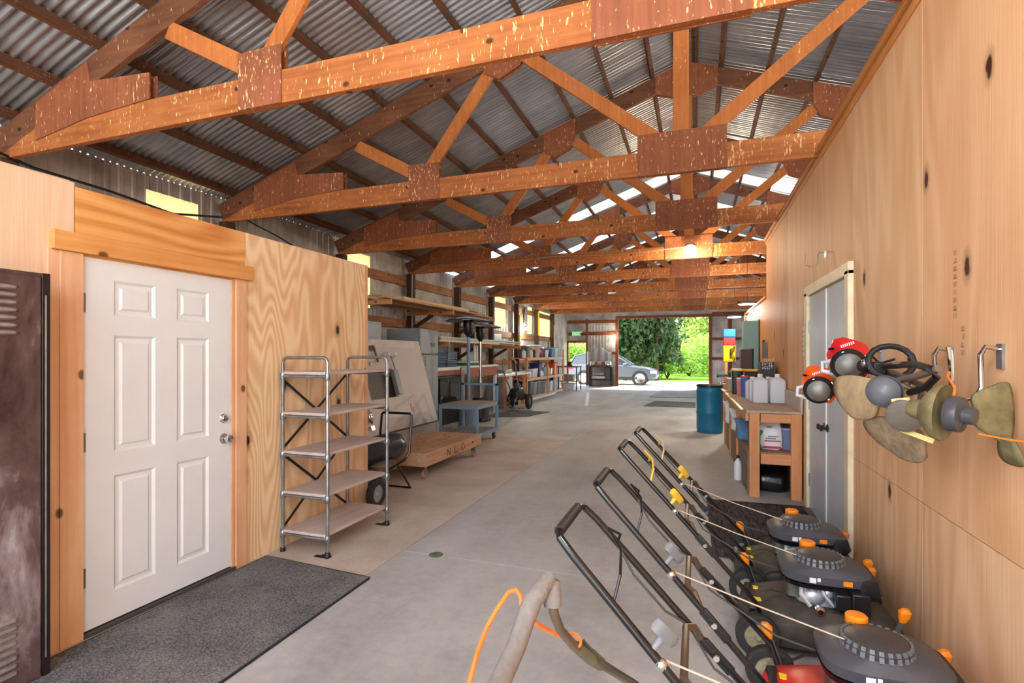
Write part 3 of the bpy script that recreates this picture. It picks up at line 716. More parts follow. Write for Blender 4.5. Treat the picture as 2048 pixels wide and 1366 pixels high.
def cart():
    t=thing('steel_cart','blue grey steel push cart with flat top and rear handle','cart',(-3.8,8.5,0))
    x0,x1,y0,y1=-4.15,-3.43,8.02,8.98; w=.045
    for nm,z0,z1 in (('top_frame',.61,.665),('base_frame',.15,.20)):
        b=MB()
        b.box(x0,x1,y0,y0+w,z0,z1); b.box(x0,x1,y1-w,y1,z0,z1); b.box(x0,x0+w,y0+w,y1-w,z0,z1); b.box(x1-w,x1,y0+w,y1-w,z0,z1); b.obj(nm,BSTEEL,t,bevel=.003)
    b=MB(); b.box(x0+.004,x1-.004,y0+.004,y1-.004,.666,.68); b.obj('top_deck',plain('worn_deck',(150,138,126),.6,var=.15),t,bevel=.003)
    b=MB(); b.box(x0+.02,x1-.02,y0+.02,y1-.02,.185,.197); b.obj('lower_deck',plain('worn_deck_grey',(120,120,124),.6,var=.15),t)
    for x in(x0,x1-w):
        for y in(y0,y1-w):
            b=MB(); b.box(x,x+w,y,y+w,.2,.61 if y==y0 else 1.0); b.obj('leg',BSTEEL,t,bevel=.003)
    b=MB(); b.box(x0,x1,y1-w,y1,.96,1.0); b.obj('push_handle',BSTEEL,t,bevel=.003)
    for x in(x0+.06,x1-.06):
        for y in(y0+.08,y1-.08): caster(t,x,y,.15,.055,RUBBER)
cart()
def big_panel():
    t=thing('leaning_panel','large pale appliance panel with square cutout leaning toward the fridge','panel',(-4.7,6.9,.28))
    y0,y1=4.75,8.86; xb,zb=-4.6,.285; xt,zt_=-5.02,1.78
    dx,dz=(xt-xb),(zt_-zb); Ln=math.hypot(dx,dz); a=math.atan2(-dx,dz)
    M=Matrix.Translation((xb,0,zb))@Matrix.Rotation(-a,4,'Y')   # local z up the panel, local x its outward normal
    def q(x0,x1,yA,yB,z0,z1,b=None):
        b=b or MB(); bb=MB(); bb.box(x0,x1,yA,yB,z0,z1); bb.xf(M); b.join(bb); return b
    c0,c1,d0,d1=6.95,7.72,.56,1.03
    b=MB(); q(-.045,0,y0,c0,0,Ln,b); q(-.045,0,c1,y1,0,Ln,b); q(-.045,0,c0,c1,0,d0,b); q(-.045,0,c0,c1,d1,Ln,b); b.obj('sheet',PALEP,t)
    b=q(-.002,.012,y0,y1,.0,.012); b.obj('lower_edge_strip',BLACK,t)
    b=q(-.001,.006,y0,y1,Ln-.14,Ln-.005); b.obj('upper_rail',plain('pale_rail',(214,206,200),.4),t)
    b=q(-.12,-.10,c0-.05,c1+.05,d0-.05,d1+.05); b.obj('cutout_back',plain('dark_inner',(96,92,86),.5),t)
    b=q(-.1,.01,c0,c1,d0-.012,d0); q(-.1,.01,c0-.012,c0,d0,d1,b); q(-.1,.01,c0,c1,d1,d1+.012,b); b.obj('cutout_frame',plain('tan_edge',(170,150,128),.5),t,bevel=.002)
    b=q(.0,.07,c1-.06,c1+.07,d0+.02,d1-.02); b.obj('side_box',GREY,t,bevel=.008)
    for y in(6.72,7.25):
        b=MB(); b.box(0,.05,y-.05,y+.05,Ln-.2,Ln-.12); b.beam((.05,y+.02,Ln-.16),(.035,y+.06,Ln-.40),.035,.02); b.ball((.05,y-.01,Ln-.16),.035); b.xf(M); b.obj('latch',STEELD,t,bevel=.003)
    for y in(7.6,7.8):
        b=MB(); b.lathe([(.05,0),(.05,.05),(.035,.07),(.035,.1)],(0,y,Ln-.28),(1,0,0),n=14); b.xf(M); b.obj('valve',WHITE,t)
    b=MB(); b.tube([(.05,7.7,Ln-.3),(.06,7.72,Ln-.5),(.04,7.7,Ln-.65),(.02,7.66,Ln-.72)],.012,6); b.xf(M); b.obj('hose',MGREY,t)
    b=MB(); b.lathe([(.03,0),(.03,.02),(.012,.03)],(0,7.12,Ln-.42),(1,0,0),n=14); b.xf(M); b.obj('knob',CHROME,t)
    b=MB(); b.ball((.04,6.75,.30),(.035,.05,.11)); b.tube([(.04,6.75,.4),(.04,6.76,.52)],.018,8); b.box(.0,.04,6.72,6.80,.1,.16); b.xf(M); b.obj('chrome_dispenser',CHROME,t)
    # two short lines of faded red lettering
    b=MB()
    for i in range(9): b.box(.0005,.003,8.02,8.06,.26+i*.017,.272+i*.017); 
    for i in range(6): b.box(.0005,.003,8.08,8.12,.25+i*.017,.26+i*.017)
    b.xf(M); b.obj('red_marking',plain('faded_red',(200,110,100)),t)
big_panel()
b=MB(); b.box(-5.35,-4.55,4.8,8.9,0.0,.275)
tag(b.obj('plinth_block',plain('pale_plinth',(178,170,160),.6,var=.06),None,bevel=.01),'low pale grey block under the leaning appliance panel','block')
def fridge():
    t=thing('refrigerator','tall grey two door refrigerator behind the leaning panel','refrigerator',(-5.35,9.25,0))
    b=MB(); b.box(-5.75,-5.06,8.9,9.62,.02,2.04); b.obj('body',GREY,t,bevel=.012)
    for nm,z0,z1 in(('lower_door',.08,1.52),('freezer_door',1.54,2.03)):
        b=MB(); b.box(-5.05,-4.99,8.9,9.62,z0,z1); b.obj(nm,GREY,t,bevel=.012)
    b=MB(); b.box(-4.99,-4.985,9.3,9.5,1.68,1.76); b.obj('badge',STEELD,t)
    b=MB(); b.tube([(-4.985,9.0,1.3),(-4.95,9.0,1.32),(-4.95,9.0,1.48),(-4.985,9.0,1.5)],.01,6); b.obj('handle',CHROME,t)
fridge()
def appliance():
    t=thing('white_cabinet','pale grey appliance cabinet behind the upper edge of the leaning panel','cabinet',(-5.6,7.6,0))
    b=MB(); b.box(-5.95,-5.4,7.15,8.2,0.0,2.12); b.obj('body',GREY,t,bevel=.01)
    b=MB(); b.box(-5.4,-5.385,7.2,8.15,1.2,2.08); b.obj('door',GREY,t,bevel=.006)
appliance()
def heater(x,y,h,label,mp):
    t=thing('patio_heater',label,'patio heater',(x,y,0),group='mushroom patio heaters')
    HG=plain('heater_gunmetal',(78,80,84),.25,.8)
    b=MB(); b.lathe([(.001,h),(.05,h-.005),(.25,h-.03),(.42,h-.075),(.48,h-.10),(.48,h-.108),(.40,h-.085),(.2,h-.045),(.001,h-.03)],(x,y,0),n=36); b.obj('reflector',HG,t)
    b=MB(); b.lathe([(.10,h-.05),(.105,h-.14),(.105,h-.30),(.09,h-.36),(.05,h-.40),(.03,h-.44)],(x,y,0),n=24); b.lathe([(.12,h-.17),(.12,h-.185)],(x,y,0),n=24); b.obj('burner_head',plain('heater_black',(48,46,44),.3,.6),t)
    b=MB(); b.tube([(x,y,.5),(x,y,h-.40)],.035,14); b.obj('pole',mp,t)
    b=MB(); b.lathe([(.24,0.0),(.25,.03),(.22,.07),(.20,.08),(.19,.5),(.16,.54),(.05,.56)],(x,y,0),n=28); b.obj('base',HG if mp is CHROME else BSTEEL,t)
    for q in range(3):
        a=q*2.09; b=MB(); b.tube([(x+.09*math.cos(a),y+.09*math.sin(a),h-.32),(x+.13*math.cos(a),y+.13*math.sin(a),h-.2),(x+.12*math.cos(a),y+.12*math.sin(a),h-.05)],.005,6); b.obj('support_rod',STEELD,t)
heater(-4.44,9.9,2.32,'nearer mushroom patio heater with blue grey pole, behind steel cart',BSTEEL)
heater(-4.72,11.2,2.26,'farther mushroom patio heater with chrome pole, behind steel cart',CHROME)
def cabinet_black():
    t=thing('black_oven','black glass fronted oven cabinet beside the grey refrigerator','oven',(-5.5,10.4,0))
    b=MB(); b.box(-5.95,-5.16,9.95,11.05,0,1.06); b.obj('body',BLACK,t,bevel=.01)
    b=MB(); b.box(-5.16,-5.12,9.98,11.02,.5,1.02); b.obj('upper_door',MIRROR,t,bevel=.006)
    b=MB(); b.box(-5.16,-5.12,9.98,11.02,.06,.42); b.obj('lower_door',BLACK,t,bevel=.006)
    for i in range(4):
        b=MB(); b.lathe([(.03,0),(.025,.03)],(-5.12,10.15+i*.22,.46),(1,0,0),n=12); b.obj('knob',STEEL,t)
cabinet_black()
def counter():
    t=thing('work_table','brown fronted table with white top behind the patio heaters','table',(-5.5,11.9,0))
    b=MB(); b.box(-6.0,-5.0,11.15,13.1,1.22,1.27); b.obj('tabletop',plain('table_white',(226,220,212)),t,bevel=.006)
    b=MB(); b.box(-5.05,-5.02,11.2,13.05,1.0,1.22); b.obj('apron',BROWNP,t)
    for x in(-5.93,-5.1):
        for y in(11.2,13.0):
            b=MB(); b.box(x,x+.07,y-.03,y+.04,0,1.0); b.obj('leg',WHITE if y>12 else BROWNP,t)
    return t
counter()
# bench carrying crates above oven
def shelf_rack_left():
    t=thing('wall_shelf','timber wall shelf holding blue crates above the black oven','shelf',(-5.6,11.0,1.15))
    b=MB(); b.box(-6.0,-5.2,9.85,11.12,1.18,1.25); b.obj('shelf_board',WHITE,t)
    b=MB(); b.box(-5.22,-5.18,9.85,11.12,1.07,1.18); b.obj('fascia',BROWNP,t)
    for y in(9.9,10.9):
        b=MB(); b.box(-6.0,-5.95,y-.03,y+.03,1.07,1.9); b.obj('bracket',FIR,t)
shelf_rack_left()
BC=plain('blue_crate',(66,96,128),.5)
def crate(x,y,z,w,d,h,mat_,label,name='crate',cat='crate',slats=6,group=None):
    t=thing(name,label,cat,(x,y,z),group=group)
    b=MB()
    b.box(x-w/2,x+w/2,y-d/2,y+d/2,z,z+.012)
    for sx in(-1,1):
        for sy in(-1,1): b.box(x+sx*w/2-.012*sx,x+sx*w/2,y+sy*d/2-.012*sy,y+sy*d/2,z,z+h)
    for i in range(slats):
        zz=z+.02+i*(h-.03)/slats
        for sx in(-1,1): b.box(x+sx*(w/2-.008),x+sx*w/2,y-d/2,y+d/2,zz,zz+(h/slats)*.55)
        for sy in(-1,1): b.box(x-w/2,x+w/2,y+sy*(d/2-.008),y+sy*d/2,zz,zz+(h/slats)*.55)
    b.obj('slatted_body',mat_,t)
    b=MB()
    for sx in(-1,1): b.box(x+sx*w/2-.01,x+sx*w/2+.01,y-d/2-.01,y+d/2+.01,z+h-.02,z+h)
    for sy in(-1,1): b.box(x-w/2-.01,x+w/2+.01,y+sy*d/2-.01,y+sy*d/2+.01,z+h-.02,z+h)
    b.obj('rim',mat_,t,bevel=.003)
crate(-5.5,10.2,1.255,.5,.55,.24,BC,'blue plastic crate nearest the refrigerator, lower of two')
crate(-5.5,10.2,1.50,.5,.55,.2,plain('navy_crate',(52,74,104),.5),'navy plastic crate on top of the blue crate')
crate(-5.5,10.82,1.255,.5,.5,.34,plain('steel_blue_crate',(92,116,140),.5),'taller steel blue crate between two crates and white table')
def green_case():
    t=thing('tool_case','flat green tool case with pale lid on white table','case',(-5.4,11.7,1.27))
    b=MB(); b.box(-5.75,-5.1,11.25,12.1,1.272,1.33); b.obj('case_body',plain('case_green',(40,96,70)),t,bevel=.01)
    b=MB(); b.box(-5.76,-5.09,11.24,12.11,1.33,1.37); b.obj('lid',plain('pale_lid',(214,212,200)),t,bevel=.01)
green_case()
for i,(y,m,l) in enumerate([(12.3,WHITE,'white upright tube standing on white table nearest the heaters'),(12.45,plain('tube_cream',(226,214,190)),'cream upright tube behind the white tube on table'),(12.62,MGREY,'grey upright tube, last on the white table')]):
    b=MB(); b.lathe([(.03,0),(.034,.02),(.034,.48),(.02,.5),(.02,.53)],(-5.35,y,1.271)); tag(b.obj('upright_tube',m),l,'tube')
# timber rack: brackets and boards high on wall
for i,(y,l) in enumerate([(7.98,'timber bracket at near end of the lumber rack'),(10.42,'timber bracket under the middle of the lumber rack'),(12.86,'timber bracket at far end of the lumber rack')]):
    t=thing('rack_bracket',l,'bracket',(-5.6,y,2.3))
    b=MB(); b.beam((-6.1,y-.16,2.44),(-4.95,y-.16,2.44),.09,.04); b.obj('arm',FIRX,t)
    b=MB(); b.beam((-6.05,y-.16,2.05),(-5.45,y-.16,2.40),.08,.038); b.obj('brace',DARKW,t)
LB=[timber('lumber_a',(214,166,122),(160,112,78),'y'),timber('lumber_b',(196,150,112),(140,96,68),'y'),timber('lumber_c',(232,206,170),(200,166,128),'y')]
for i,(x,y0,y1,z,w,h,m,l) in enumerate([(-5.0,7.6,11.5,2.49,.14,.04,0,'front rough board on the lumber rack, lowest layer'),(-5.17,7.9,12.9,2.49,.14,.04,1,'second board from the front on lumber rack, lowest layer'),(-5.36,7.3,12.6,2.49,.19,.045,2,'third board from the front on lumber rack, lowest layer'),(-5.6,7.7,12.4,2.49,.19,.045,1,'fourth wide board from the front on lumber rack'),(-5.82,7.8,13.1,2.49,.19,.045,0,'rearmost board on lumber rack, lowest layer'),(-5.10,8.3,11.2,2.54,.19,.05,2,'front board of the upper layer on lumber rack'),(-5.36,7.9,12.9,2.54,.24,.05,0,'middle board of the upper layer on lumber rack'),(-5.66,8.0,13.2,2.54,.2,.05,1,'rear board of the upper layer on lumber rack'),(-5.25,8.9,12.2,2.595,.14,.04,0,'single short board topmost on the lumber rack')]):
    b=MB(); b.box(x-w/2,x+w/2,y0,y1,z-.005,z+h-.008); tag(b.obj('lumber_board',LB[m],bevel=.004),l,'board','boards on the lumber rack')
b=MB(); b.beam((-4.9,7.35,2.40),(-5.6,9.4,2.36),.1,.035); 
# white trim stock stack lower
for i,y in enumerate((10.26,12.70,15.14)):
    t=thing('rack_bracket',['lower rack bracket by the grey refrigerator','lower rack bracket behind the patio heaters','lower rack bracket at far end of the white trim boards'][i],'bracket',(-5.6,y,1.7))
    b=MB(); b.beam((-6.1,y,1.76),(-5.05,y,1.76),.09,.04); b.obj('arm',FIRX,t)
    b=MB(); b.beam((-6.05,y,1.40),(-5.5,y,1.72),.08,.038); b.obj('brace',DARKW,t)
WB=[plain('trim_white',(226,216,202)),plain('trim_tan',(206,190,168)),plain('trim_grey',(188,184,178))]
for i,(x,y0,y1,z,w,m,l) in enumerate([(-5.2,9.9,13.4,1.81,.22,0,'front wide white trim board on the lower rack'),(-5.45,9.9,15.0,1.81,.22,1,'tan trim board behind the front one, lower rack'),(-5.7,9.85,15.2,1.81,.22,2,'rearmost grey trim board on the lower rack'),(-5.25,10.0,15.3,1.84,.25,1,'tan board of second layer, front of the lower rack'),(-5.55,9.95,14.9,1.84,.25,0,'white board of second layer, back of lower rack'),(-5.3,10.05,13.2,1.87,.28,2,'grey board of third layer on the lower rack'),(-5.28,10.1,15.6,1.90,.2,0,'topmost long white board on the lower rack')]):
    b=MB(); b.box(x-w/2,x+w/2,y0,y1,z-.003,z+.023); tag(b.obj('trim_board',WB[m],bevel=.003),l,'board','trim boards on the lower rack')
# rototiller
def tiller():
    t=thing('garden_tiller','black garden tiller with tall bent handlebars beyond the steel cart','tiller',(-4.75,13.9,0))
    GB=plain('tiller_black',(34,32,32),.4,.2,bump=.2)
    tan=plain('handle_tan',(170,150,124),.4,.4)
    x,y=-4.75,13.95
    b=MB(); b.rings([(x,y,.28,.2,.26,3),(x,y,.4,.22,.28,3),(x,y,.55,.2,.24,3),(x,y,.6,.12,.16,3)],24); b.obj('engine_cover',GB,t)
    b=MB(); b.lathe([(.10,-.05),(.1,.05),(.06,.1)],(x,y,.62)); b.obj('fuel_tank',DGREY,t)
    for s in(-1,1):
        b=MB(); b.lathe([(.12,-.05),(.2,-.05),(.22,-.02),(.22,.02),(.2,.05),(.12,.05)],(x+s*.27,y+.2,.22),(1,0,0),n=28,loop=True)
        w=b.obj('wheel',RUBBER,t)
        b=MB(); b.lathe([(.001,-.03),(.12,-.03),(.12,.03),(.001,.03)],(x+s*.27,y+.2,.22),(1,0,0),n=20); sub(b,'hub',STEELD,w)
        b=MB(); b.tube([(x+s*.12,y-.1,.45),(x+s*.16,y-.55,.9),(x+s*.18,y-.7,1.25),(x+s*.17,y-.72,1.38),(x+s*.1,y-.74,1.42)],.02,8); b.obj('handlebar',tan,t)
        b=MB(); b.tube([(x+s*.18,y-.7,1.22),(x+s*.24,y-.8,1.3),(x+s*.3,y-.95,1.34)],.018,8); b.obj('grip',MGREY,t)
    for q in range(5):
        a=q*1.2567; b=MB(); b.beam((x+.05,y-.4,.2),(x+.1,y-.4+.18*math.cos(a),.2+.18*math.sin(a)),.05,.012,(1,0,0)); b.beam((x-.1,y-.4,.2),(x-.1,y-.4+.18*math.cos(a+.5),.2+.18*math.sin(a+.5)),.05,.012,(1,0,0)); b.obj('tine',tan,t)
    b=MB(); b.tube([(x-.15,y-.4,.2),(x+.15,y-.4,.2)],.04,10); b.box(x-.03,x+.03,y-.45,y,.2,.35); b.obj('gear_case',GB,t)
tiller()
for i,(x,y,h,m,l) in enumerate([(-5.5,14.5,1.1,GREY,'grey carton on floor behind the tiller, nearest the wall'),(-5.5,15.3,.55,plain('cardboard',(196,150,104),.8),'brown cardboard box between the tiller and long tool shelf')]):
    t=thing('storage_box',l,'box',(x,y,0)); b=MB(); b.box(x-.3,x+.3,y-.3,y+.3,0,h); b.obj('body',m,t,bevel=.01); b=MB(); b.box(x-.31,x+.31,y-.02,y+.02,h,h+.004); b.obj('tape',plain('tape',(210,190,150)),t)
# white beam stock lying across
def pvc(i,p,q,r,l):
    b=MB(); b.tube([p,q],r,12); tag(b.obj('plastic_pipe',WHITE),l,'pipe')
t=thing('low_stand','low pine stand carrying white pipes beyond the steel cart','stand',(-5.2,14.9,0))
for y in(13.9,15.6):
    b=MB(); b.box(-5.15,-5.08,y,y+.07,0,.83); b.obj('leg',PINE,t); b=MB(); b.box(-5.9,-5.83,y,y+.07,0,.83); b.obj('leg',PINE,t); b=MB(); b.box(-5.95,-5.0,y,y+.07,.83,.90); b.obj('crossbar',PINEX,t)
pvc(0,(-5.1,13.7,.94),(-5.1,16.2,.94),.04,'front white pipe on the low pine stand')
pvc(1,(-5.2,13.6,.94),(-5.2,16.1,.94),.04,'second white pipe on the low pine stand')
pvc(2,(-5.31,13.8,.95),(-5.31,16.3,.95),.05,'thick rear white pipe on the low pine stand')
# ------------------------------------------------------------------ long tool shelf on the left, far
def long_shelf():
    t=thing('tool_shelf','long pine tool shelf along left wall near the far end','shelf',(-5.6,18.6,0))
    y0,y1=16.5,21.6; x0,x1=-5.95,-5.35
    for z in(.10,.72,1.42):
        b=MB(); b.box(x0,x1,y0,y1,z-.03,z); b.obj('shelf_board',PINE,t)
        b=MB(); b.box(x1,x1+.04,y0,y1,z-.08,z+.012); b.obj('front_rail',timber('pine_rail_y',(236,204,172),(214,172,138),'y'),t,bevel=.003)
    for y in(y0,(y0+y1)/2,y1-.09):
        for x in(x0,x1+.005):
            b=MB(); b.box(x,x+.06,y,y+.09,0,1.42 if y<y1-.2 else 1.75); b.obj('post',PINE,t,bevel=.003)
long_shelf()
def bottle(x,y,z,h,r,m,cap,label,cat='bottle',name='bottle'):
    t=thing(name,label,cat,(x,y,z)); b=MB(); b.lathe([(r*.9,0.001),(r,.01),(r,h*.62),(r*.8,h*.74),(r*.35,h*.82),(r*.35,h*.88)],(x,y,z),n=14); b.obj('body',m,t)
    b=MB(); b.lathe([(r*.42,h*.88),(r*.42,h),(r*.1,h)],(x,y,z),n=12); b.obj('cap',cap,t)
def binbox(x,y,z,w,d,h,m,lid,label,cat='bin',name='storage_bin'):
    t=thing(name,label,cat,(x,y,z)); b=MB(); b.rings([(x,y,z+.001,w*.44,d*.44,8),(x,y,z+h*.5,w*.47,d*.47,8),(x,y,z+h*.93,w*.5,d*.5,8)],28); b.obj('body',m,t)
    b=MB(); b.rings([(x,y,z+h*.93,w*.53,d*.53,8),(x,y,z+h*.99,w*.53,d*.53,8),(x,y,z+h,w*.48,d*.48,8)],28); b.obj('lid',lid,t)
SILV=plain('silver_tools',(170,172,170),.3,.6)
rows=[
 # y, z, kind, args, label
 (16.8,1.42,'b',.30,.07,WHITE,GREY,'pale canister first on the top of the long tool shelf'),
 (17.15,1.42,'x',.4,.35,.42,plain('smoke_bin',(86,92,98)),GREY,'smoky clear bin second on the top of long tool shelf'),
 (17.6,1.42,'b',.32,.07,plain('cream_bottle',(222,206,170)),BLACK,'cream bottle third on the top of long tool shelf'),
 (17.95,1.42,'b',.36,.06,plain('dark_bottle',(40,44,46)),YELLOW,'dark bottle with yellow cap on top of long tool shelf'),
 (18.35,1.42,'x',.38,.4,.46,plain('clear_bin_grey',(150,156,156)),WHITE,'clear grey bin in the middle of top of tool shelf'),
 (18.85,1.42,'b',.34,.08,plain('maroon_can',(104,40,40)),BLACK,'maroon can on top of long tool shelf'),
 (19.2,1.42,'b',.4,.07,BLACK,WHITE,'black bottle with white cap on top of tool shelf'),
 (19.6,1.42,'x',.35,.4,.3,plain('offwhite_bin',(210,206,196)),RED,'off white bin with red lid on top of tool shelf'),
 (20.3,1.42,'x',.45,.6,.36,plain('blue_tarp',(38,66,112)),NAVY,'dark blue folded bundle on top of tool shelf'),
 (21.0,1.42,'x',.35,.45,.42,plain('pale_blue_bin',(170,196,220)),BLUE,'pale blue bin near far end of top of tool shelf'),
 (16.8,.72,'b',.34,.06,SILV,BLACK,'silver bottle first on the middle tool shelf'),
 (17.1,.72,'b',.30,.06,SILV,WHITE,'second silver bottle on the middle tool shelf'),
 (17.4,.72,'b',.28,.07,WHITE,WHITE,'white bottle beside the navy bundle on middle shelf'),
 (17.95,.72,'x',.42,.62,.34,WHITE,NAVY,'white bin with navy lid on the middle tool shelf'),
 (18.6,.72,'x',.4,.4,.5,plain('navy_bundle',(44,48,120)),NAVY,'navy bundle in the centre of the middle tool shelf'),
 (19.4,.72,'b',.42,.09,plain('pale_jug',(196,214,226)),BLUE,'pale blue jug right of the centre post, middle shelf'),
 (19.8,.72,'b',.44,.08,plain('straw_can',(220,206,130)),YELLOW,'straw coloured can on the middle tool shelf'),
 (20.25,.72,'x',.36,.36,.3,SILV,BLACK,'silver machine box beside the orange bin'),
 (20.8,.72,'x',.42,.5,.5,TANG,plain('deep_red',(170,50,34)),'tangerine bin near far end of the middle tool shelf'),
 (16.95,.10,'b',.5,.09,plain('straw_can2',(216,196,140)),WHITE,'straw coloured tall can first on the bottom tool shelf'),
 (17.45,.10,'x',.4,.45,.5,plain('graphite_bin',(74,78,82)),BLACK,'graphite bin on the bottom tool shelf, nearest'),
 (17.95,.10,'x',.4,.45,.46,plain('greybin1',(132,134,134)),GREY,'mid grey bin second on the bottom tool shelf'),
 (18.45,.10,'x',.4,.42,.48,plain('greybin2',(104,110,116)),GREY,'slate grey bin third on the bottom tool shelf'),
 (19.45,.10,'x',.42,.6,.44,plain('clear_tote_a',(176,186,198)),WHITE,'clear tote with white lid on the bottom shelf'),
 (20.1,.10,'x',.42,.55,.42,plain('clear_tote_b',(198,206,214)),BLACK,'pale tote with black lid on the bottom shelf'),
 (20.75,.10,'x',.42,.55,.38,plain('clear_tote_c',(150,164,176)),BLACK,'blue grey tote at far end of the bottom shelf'),
]
for r in rows:
    if r[2]=='b': bottle(-5.5,r[0],r[1],r[3],r[4],r[5],r[6],r[7])
    else: binbox(-5.62,r[0],r[1],r[3],r[4],r[5],r[6],r[7],r[8])
for y,l in ((18.15,'pair of pale gloves over front rail, left one'),(18.32,'pair of pale gloves over front rail, right one')):
    b=MB(); b.rings([(-5.29,y,.74,.02,.05,3),(-5.28,y,.82,.035,.065,3),(-5.29,y,.9,.03,.06,3),(-5.3,y,.95,.015,.04,3)],14); tag(b.obj('work_glove',WHITE),l.replace('pair of ','').replace('gloves','glove'),'glove')
# long pale pipe on floor in front of shelf
def floor_pipe():
    b=MB(); b.tube([(-5.1,15.9,.06),(-5.1,19.2,.06),(-5.12,19.45,.1),(-5.14,19.5,.35),(-5.14,19.5,.62)],.055,14); tag(b.obj('drain_pipe',plain('pale_pipe',(206,200,190))),'long pale pipe lying on floor before the tool shelf','pipe')
floor_pipe()
# small stand between shelf and the small doorway
def small_stand():
    t=thing('parts_stand','small timber stand with hanging parts left of the far doorway','stand',(-5.3,22.8,0))
    b=MB(); b.box(-5.75,-4.85,22.2,23.2,.98,1.04); b.obj('top',timber('stand_top',(170,130,100),(120,84,60),'x'),t)
    for x in(-5.72,-4.92):
        for y in(22.25,23.1): b=MB(); b.box(x,x+.04,y,y+.05,0,.98); b.obj('leg',BLACK,t)
    b=MB(); b.box(-5.7,-4.9,22.3,23.1,.35,.38); b.obj('shelf_board',PINE,t)
small_stand()
binbox(-5.3,22.6,.38,.5,.4,.3,plain('grey_motor',(150,142,134)),GREY,'grey parts box on the small stand shelf')
binbox(-5.35,22.7,0,.6,.5,.3,WHITE,GREY,'white tub on the floor under the small stand')
for i,(x,y,z,l) in enumerate([(-5.25,22.5,1.04,'small dark reel on top of the small stand')]):
    b=MB(); b.lathe([(.12,0.002),(.14,.02),(.08,.05),(.08,.14),(.14,.17),(.12,.19)],(x,y,z)); tag(b.obj('cord_reel',DARKW),l,'reel')
# tools hung on wall above the shelf
for i,(y,z,l) in enumerate([(18.2,2.9,'coiled dark cable hanging on post above the bulb')]):
    b=MB(); 
    for k in range(4):
        b.tube([(-5.93+.01*k,y+.02*k+.0+.16*math.cos(a*PI/10),z+.36*math.sin(a*PI/10)) for a in range(20)],.012,6,closed=True)
    tag(b.obj('cable_coil',CABLE),l,'cable')
for y,z0,z1,m,l in ((17.75,1.5,2.95,YELLOW,'yellow level leaning against the left wall behind the bulb'),(20.11,2.3,3.25,plain('amber_strip',(236,196,70)),'amber strip on the second post right of the bright bulb'),(22.55,1.6,2.85,plain('pink_strip',(214,176,170)),'pale pink strip leaning on the last left post')):
    b=MB(); b.box(-5.974,-5.94,y-.05,y+.05,z0,z1); tag(b.obj('long_level',m,bevel=.004),l,'level')
b=MB(); b.box(-6.115,-6.04,13.9,14.9,1.62,2.2); o=b.obj('notice_board',plain('slate_board',(84,86,90)),bevel=.004); tag(o,'dark slate board on left wall beyond the lumber rack','board')
b=MB(); b.box(-6.115,-6.04,15.4,16.1,1.62,2.2); o=b.obj('notice_board',GREY,bevel=.004); tag(o,'pale grey board beside the slate board on left wall','board')
# ------------------------------------------------------------------ end wall things
def end_bench():
    t=thing('metal_workbench','dark metal workbench against the end wall between doorways','workbench',(-4.35,25.5,0))
    b=MB(); b.box(-4.95,-3.85,25.25,25.85,.93,.98); b.obj('top',plain('bench_maroon',(92,54,44)),t)
    for x in(-4.93,-3.9): b=MB(); b.box(x,x+.05,25.27,25.83,0,.93); b.obj('leg_frame',GLOSSB,t)
    b=MB(); b.box(-4.9,-3.9,25.3,25.8,.3,.33); b.obj('shelf_board',BLACK,t)
    b=MB(); b.box(-4.15,-3.92,25.3,25.7,.33,.9); b.obj('tall_grey_tank',DGREY,t,bevel=.02)
end_bench()
for i,(x,z,r,m,l) in enumerate([(-4.8,.98,.12,plain('steel_pot',(190,180,160),.3,.6),'leftmost round pot on the dark end wall bench'),(-4.5,.98,.11,plain('tan_pot',(190,140,110)),'tan round pot, second on the end wall bench'),(-4.05,.98,.16,plain('bright_pot',(222,222,222),.2,.7),'bright round bowl at right end of the end wall bench')]):
    b=MB(); b.lathe([(r*.6,0.001),(r,.05),(r,.16),(r*.8,.22),(r*.2,.24)],(x,25.5,z)); tag(b.obj('round_pot',m),l,'pot')
for i,(z,l) in enumerate([(.36,'upper white roll on the end wall bench shelf'),]):
    b=MB(); b.tube([(-4.85,25.5,.42),(-4.2,25.5,.42)],.08,12); tag(b.obj('paper_roll',WHITE),'white roll lying on the end wall bench shelf','roll')
b=MB(); b.tube([(-4.8,25.45,.62),(-4.25,25.45,.62)],.05,12); b.box(-4.85,-4.2,25.4,25.5,.55,.575); tag(b.obj('tan_roll',plain('tan_roll',(190,170,150))),'thin tan roll above the white roll on bench','roll')
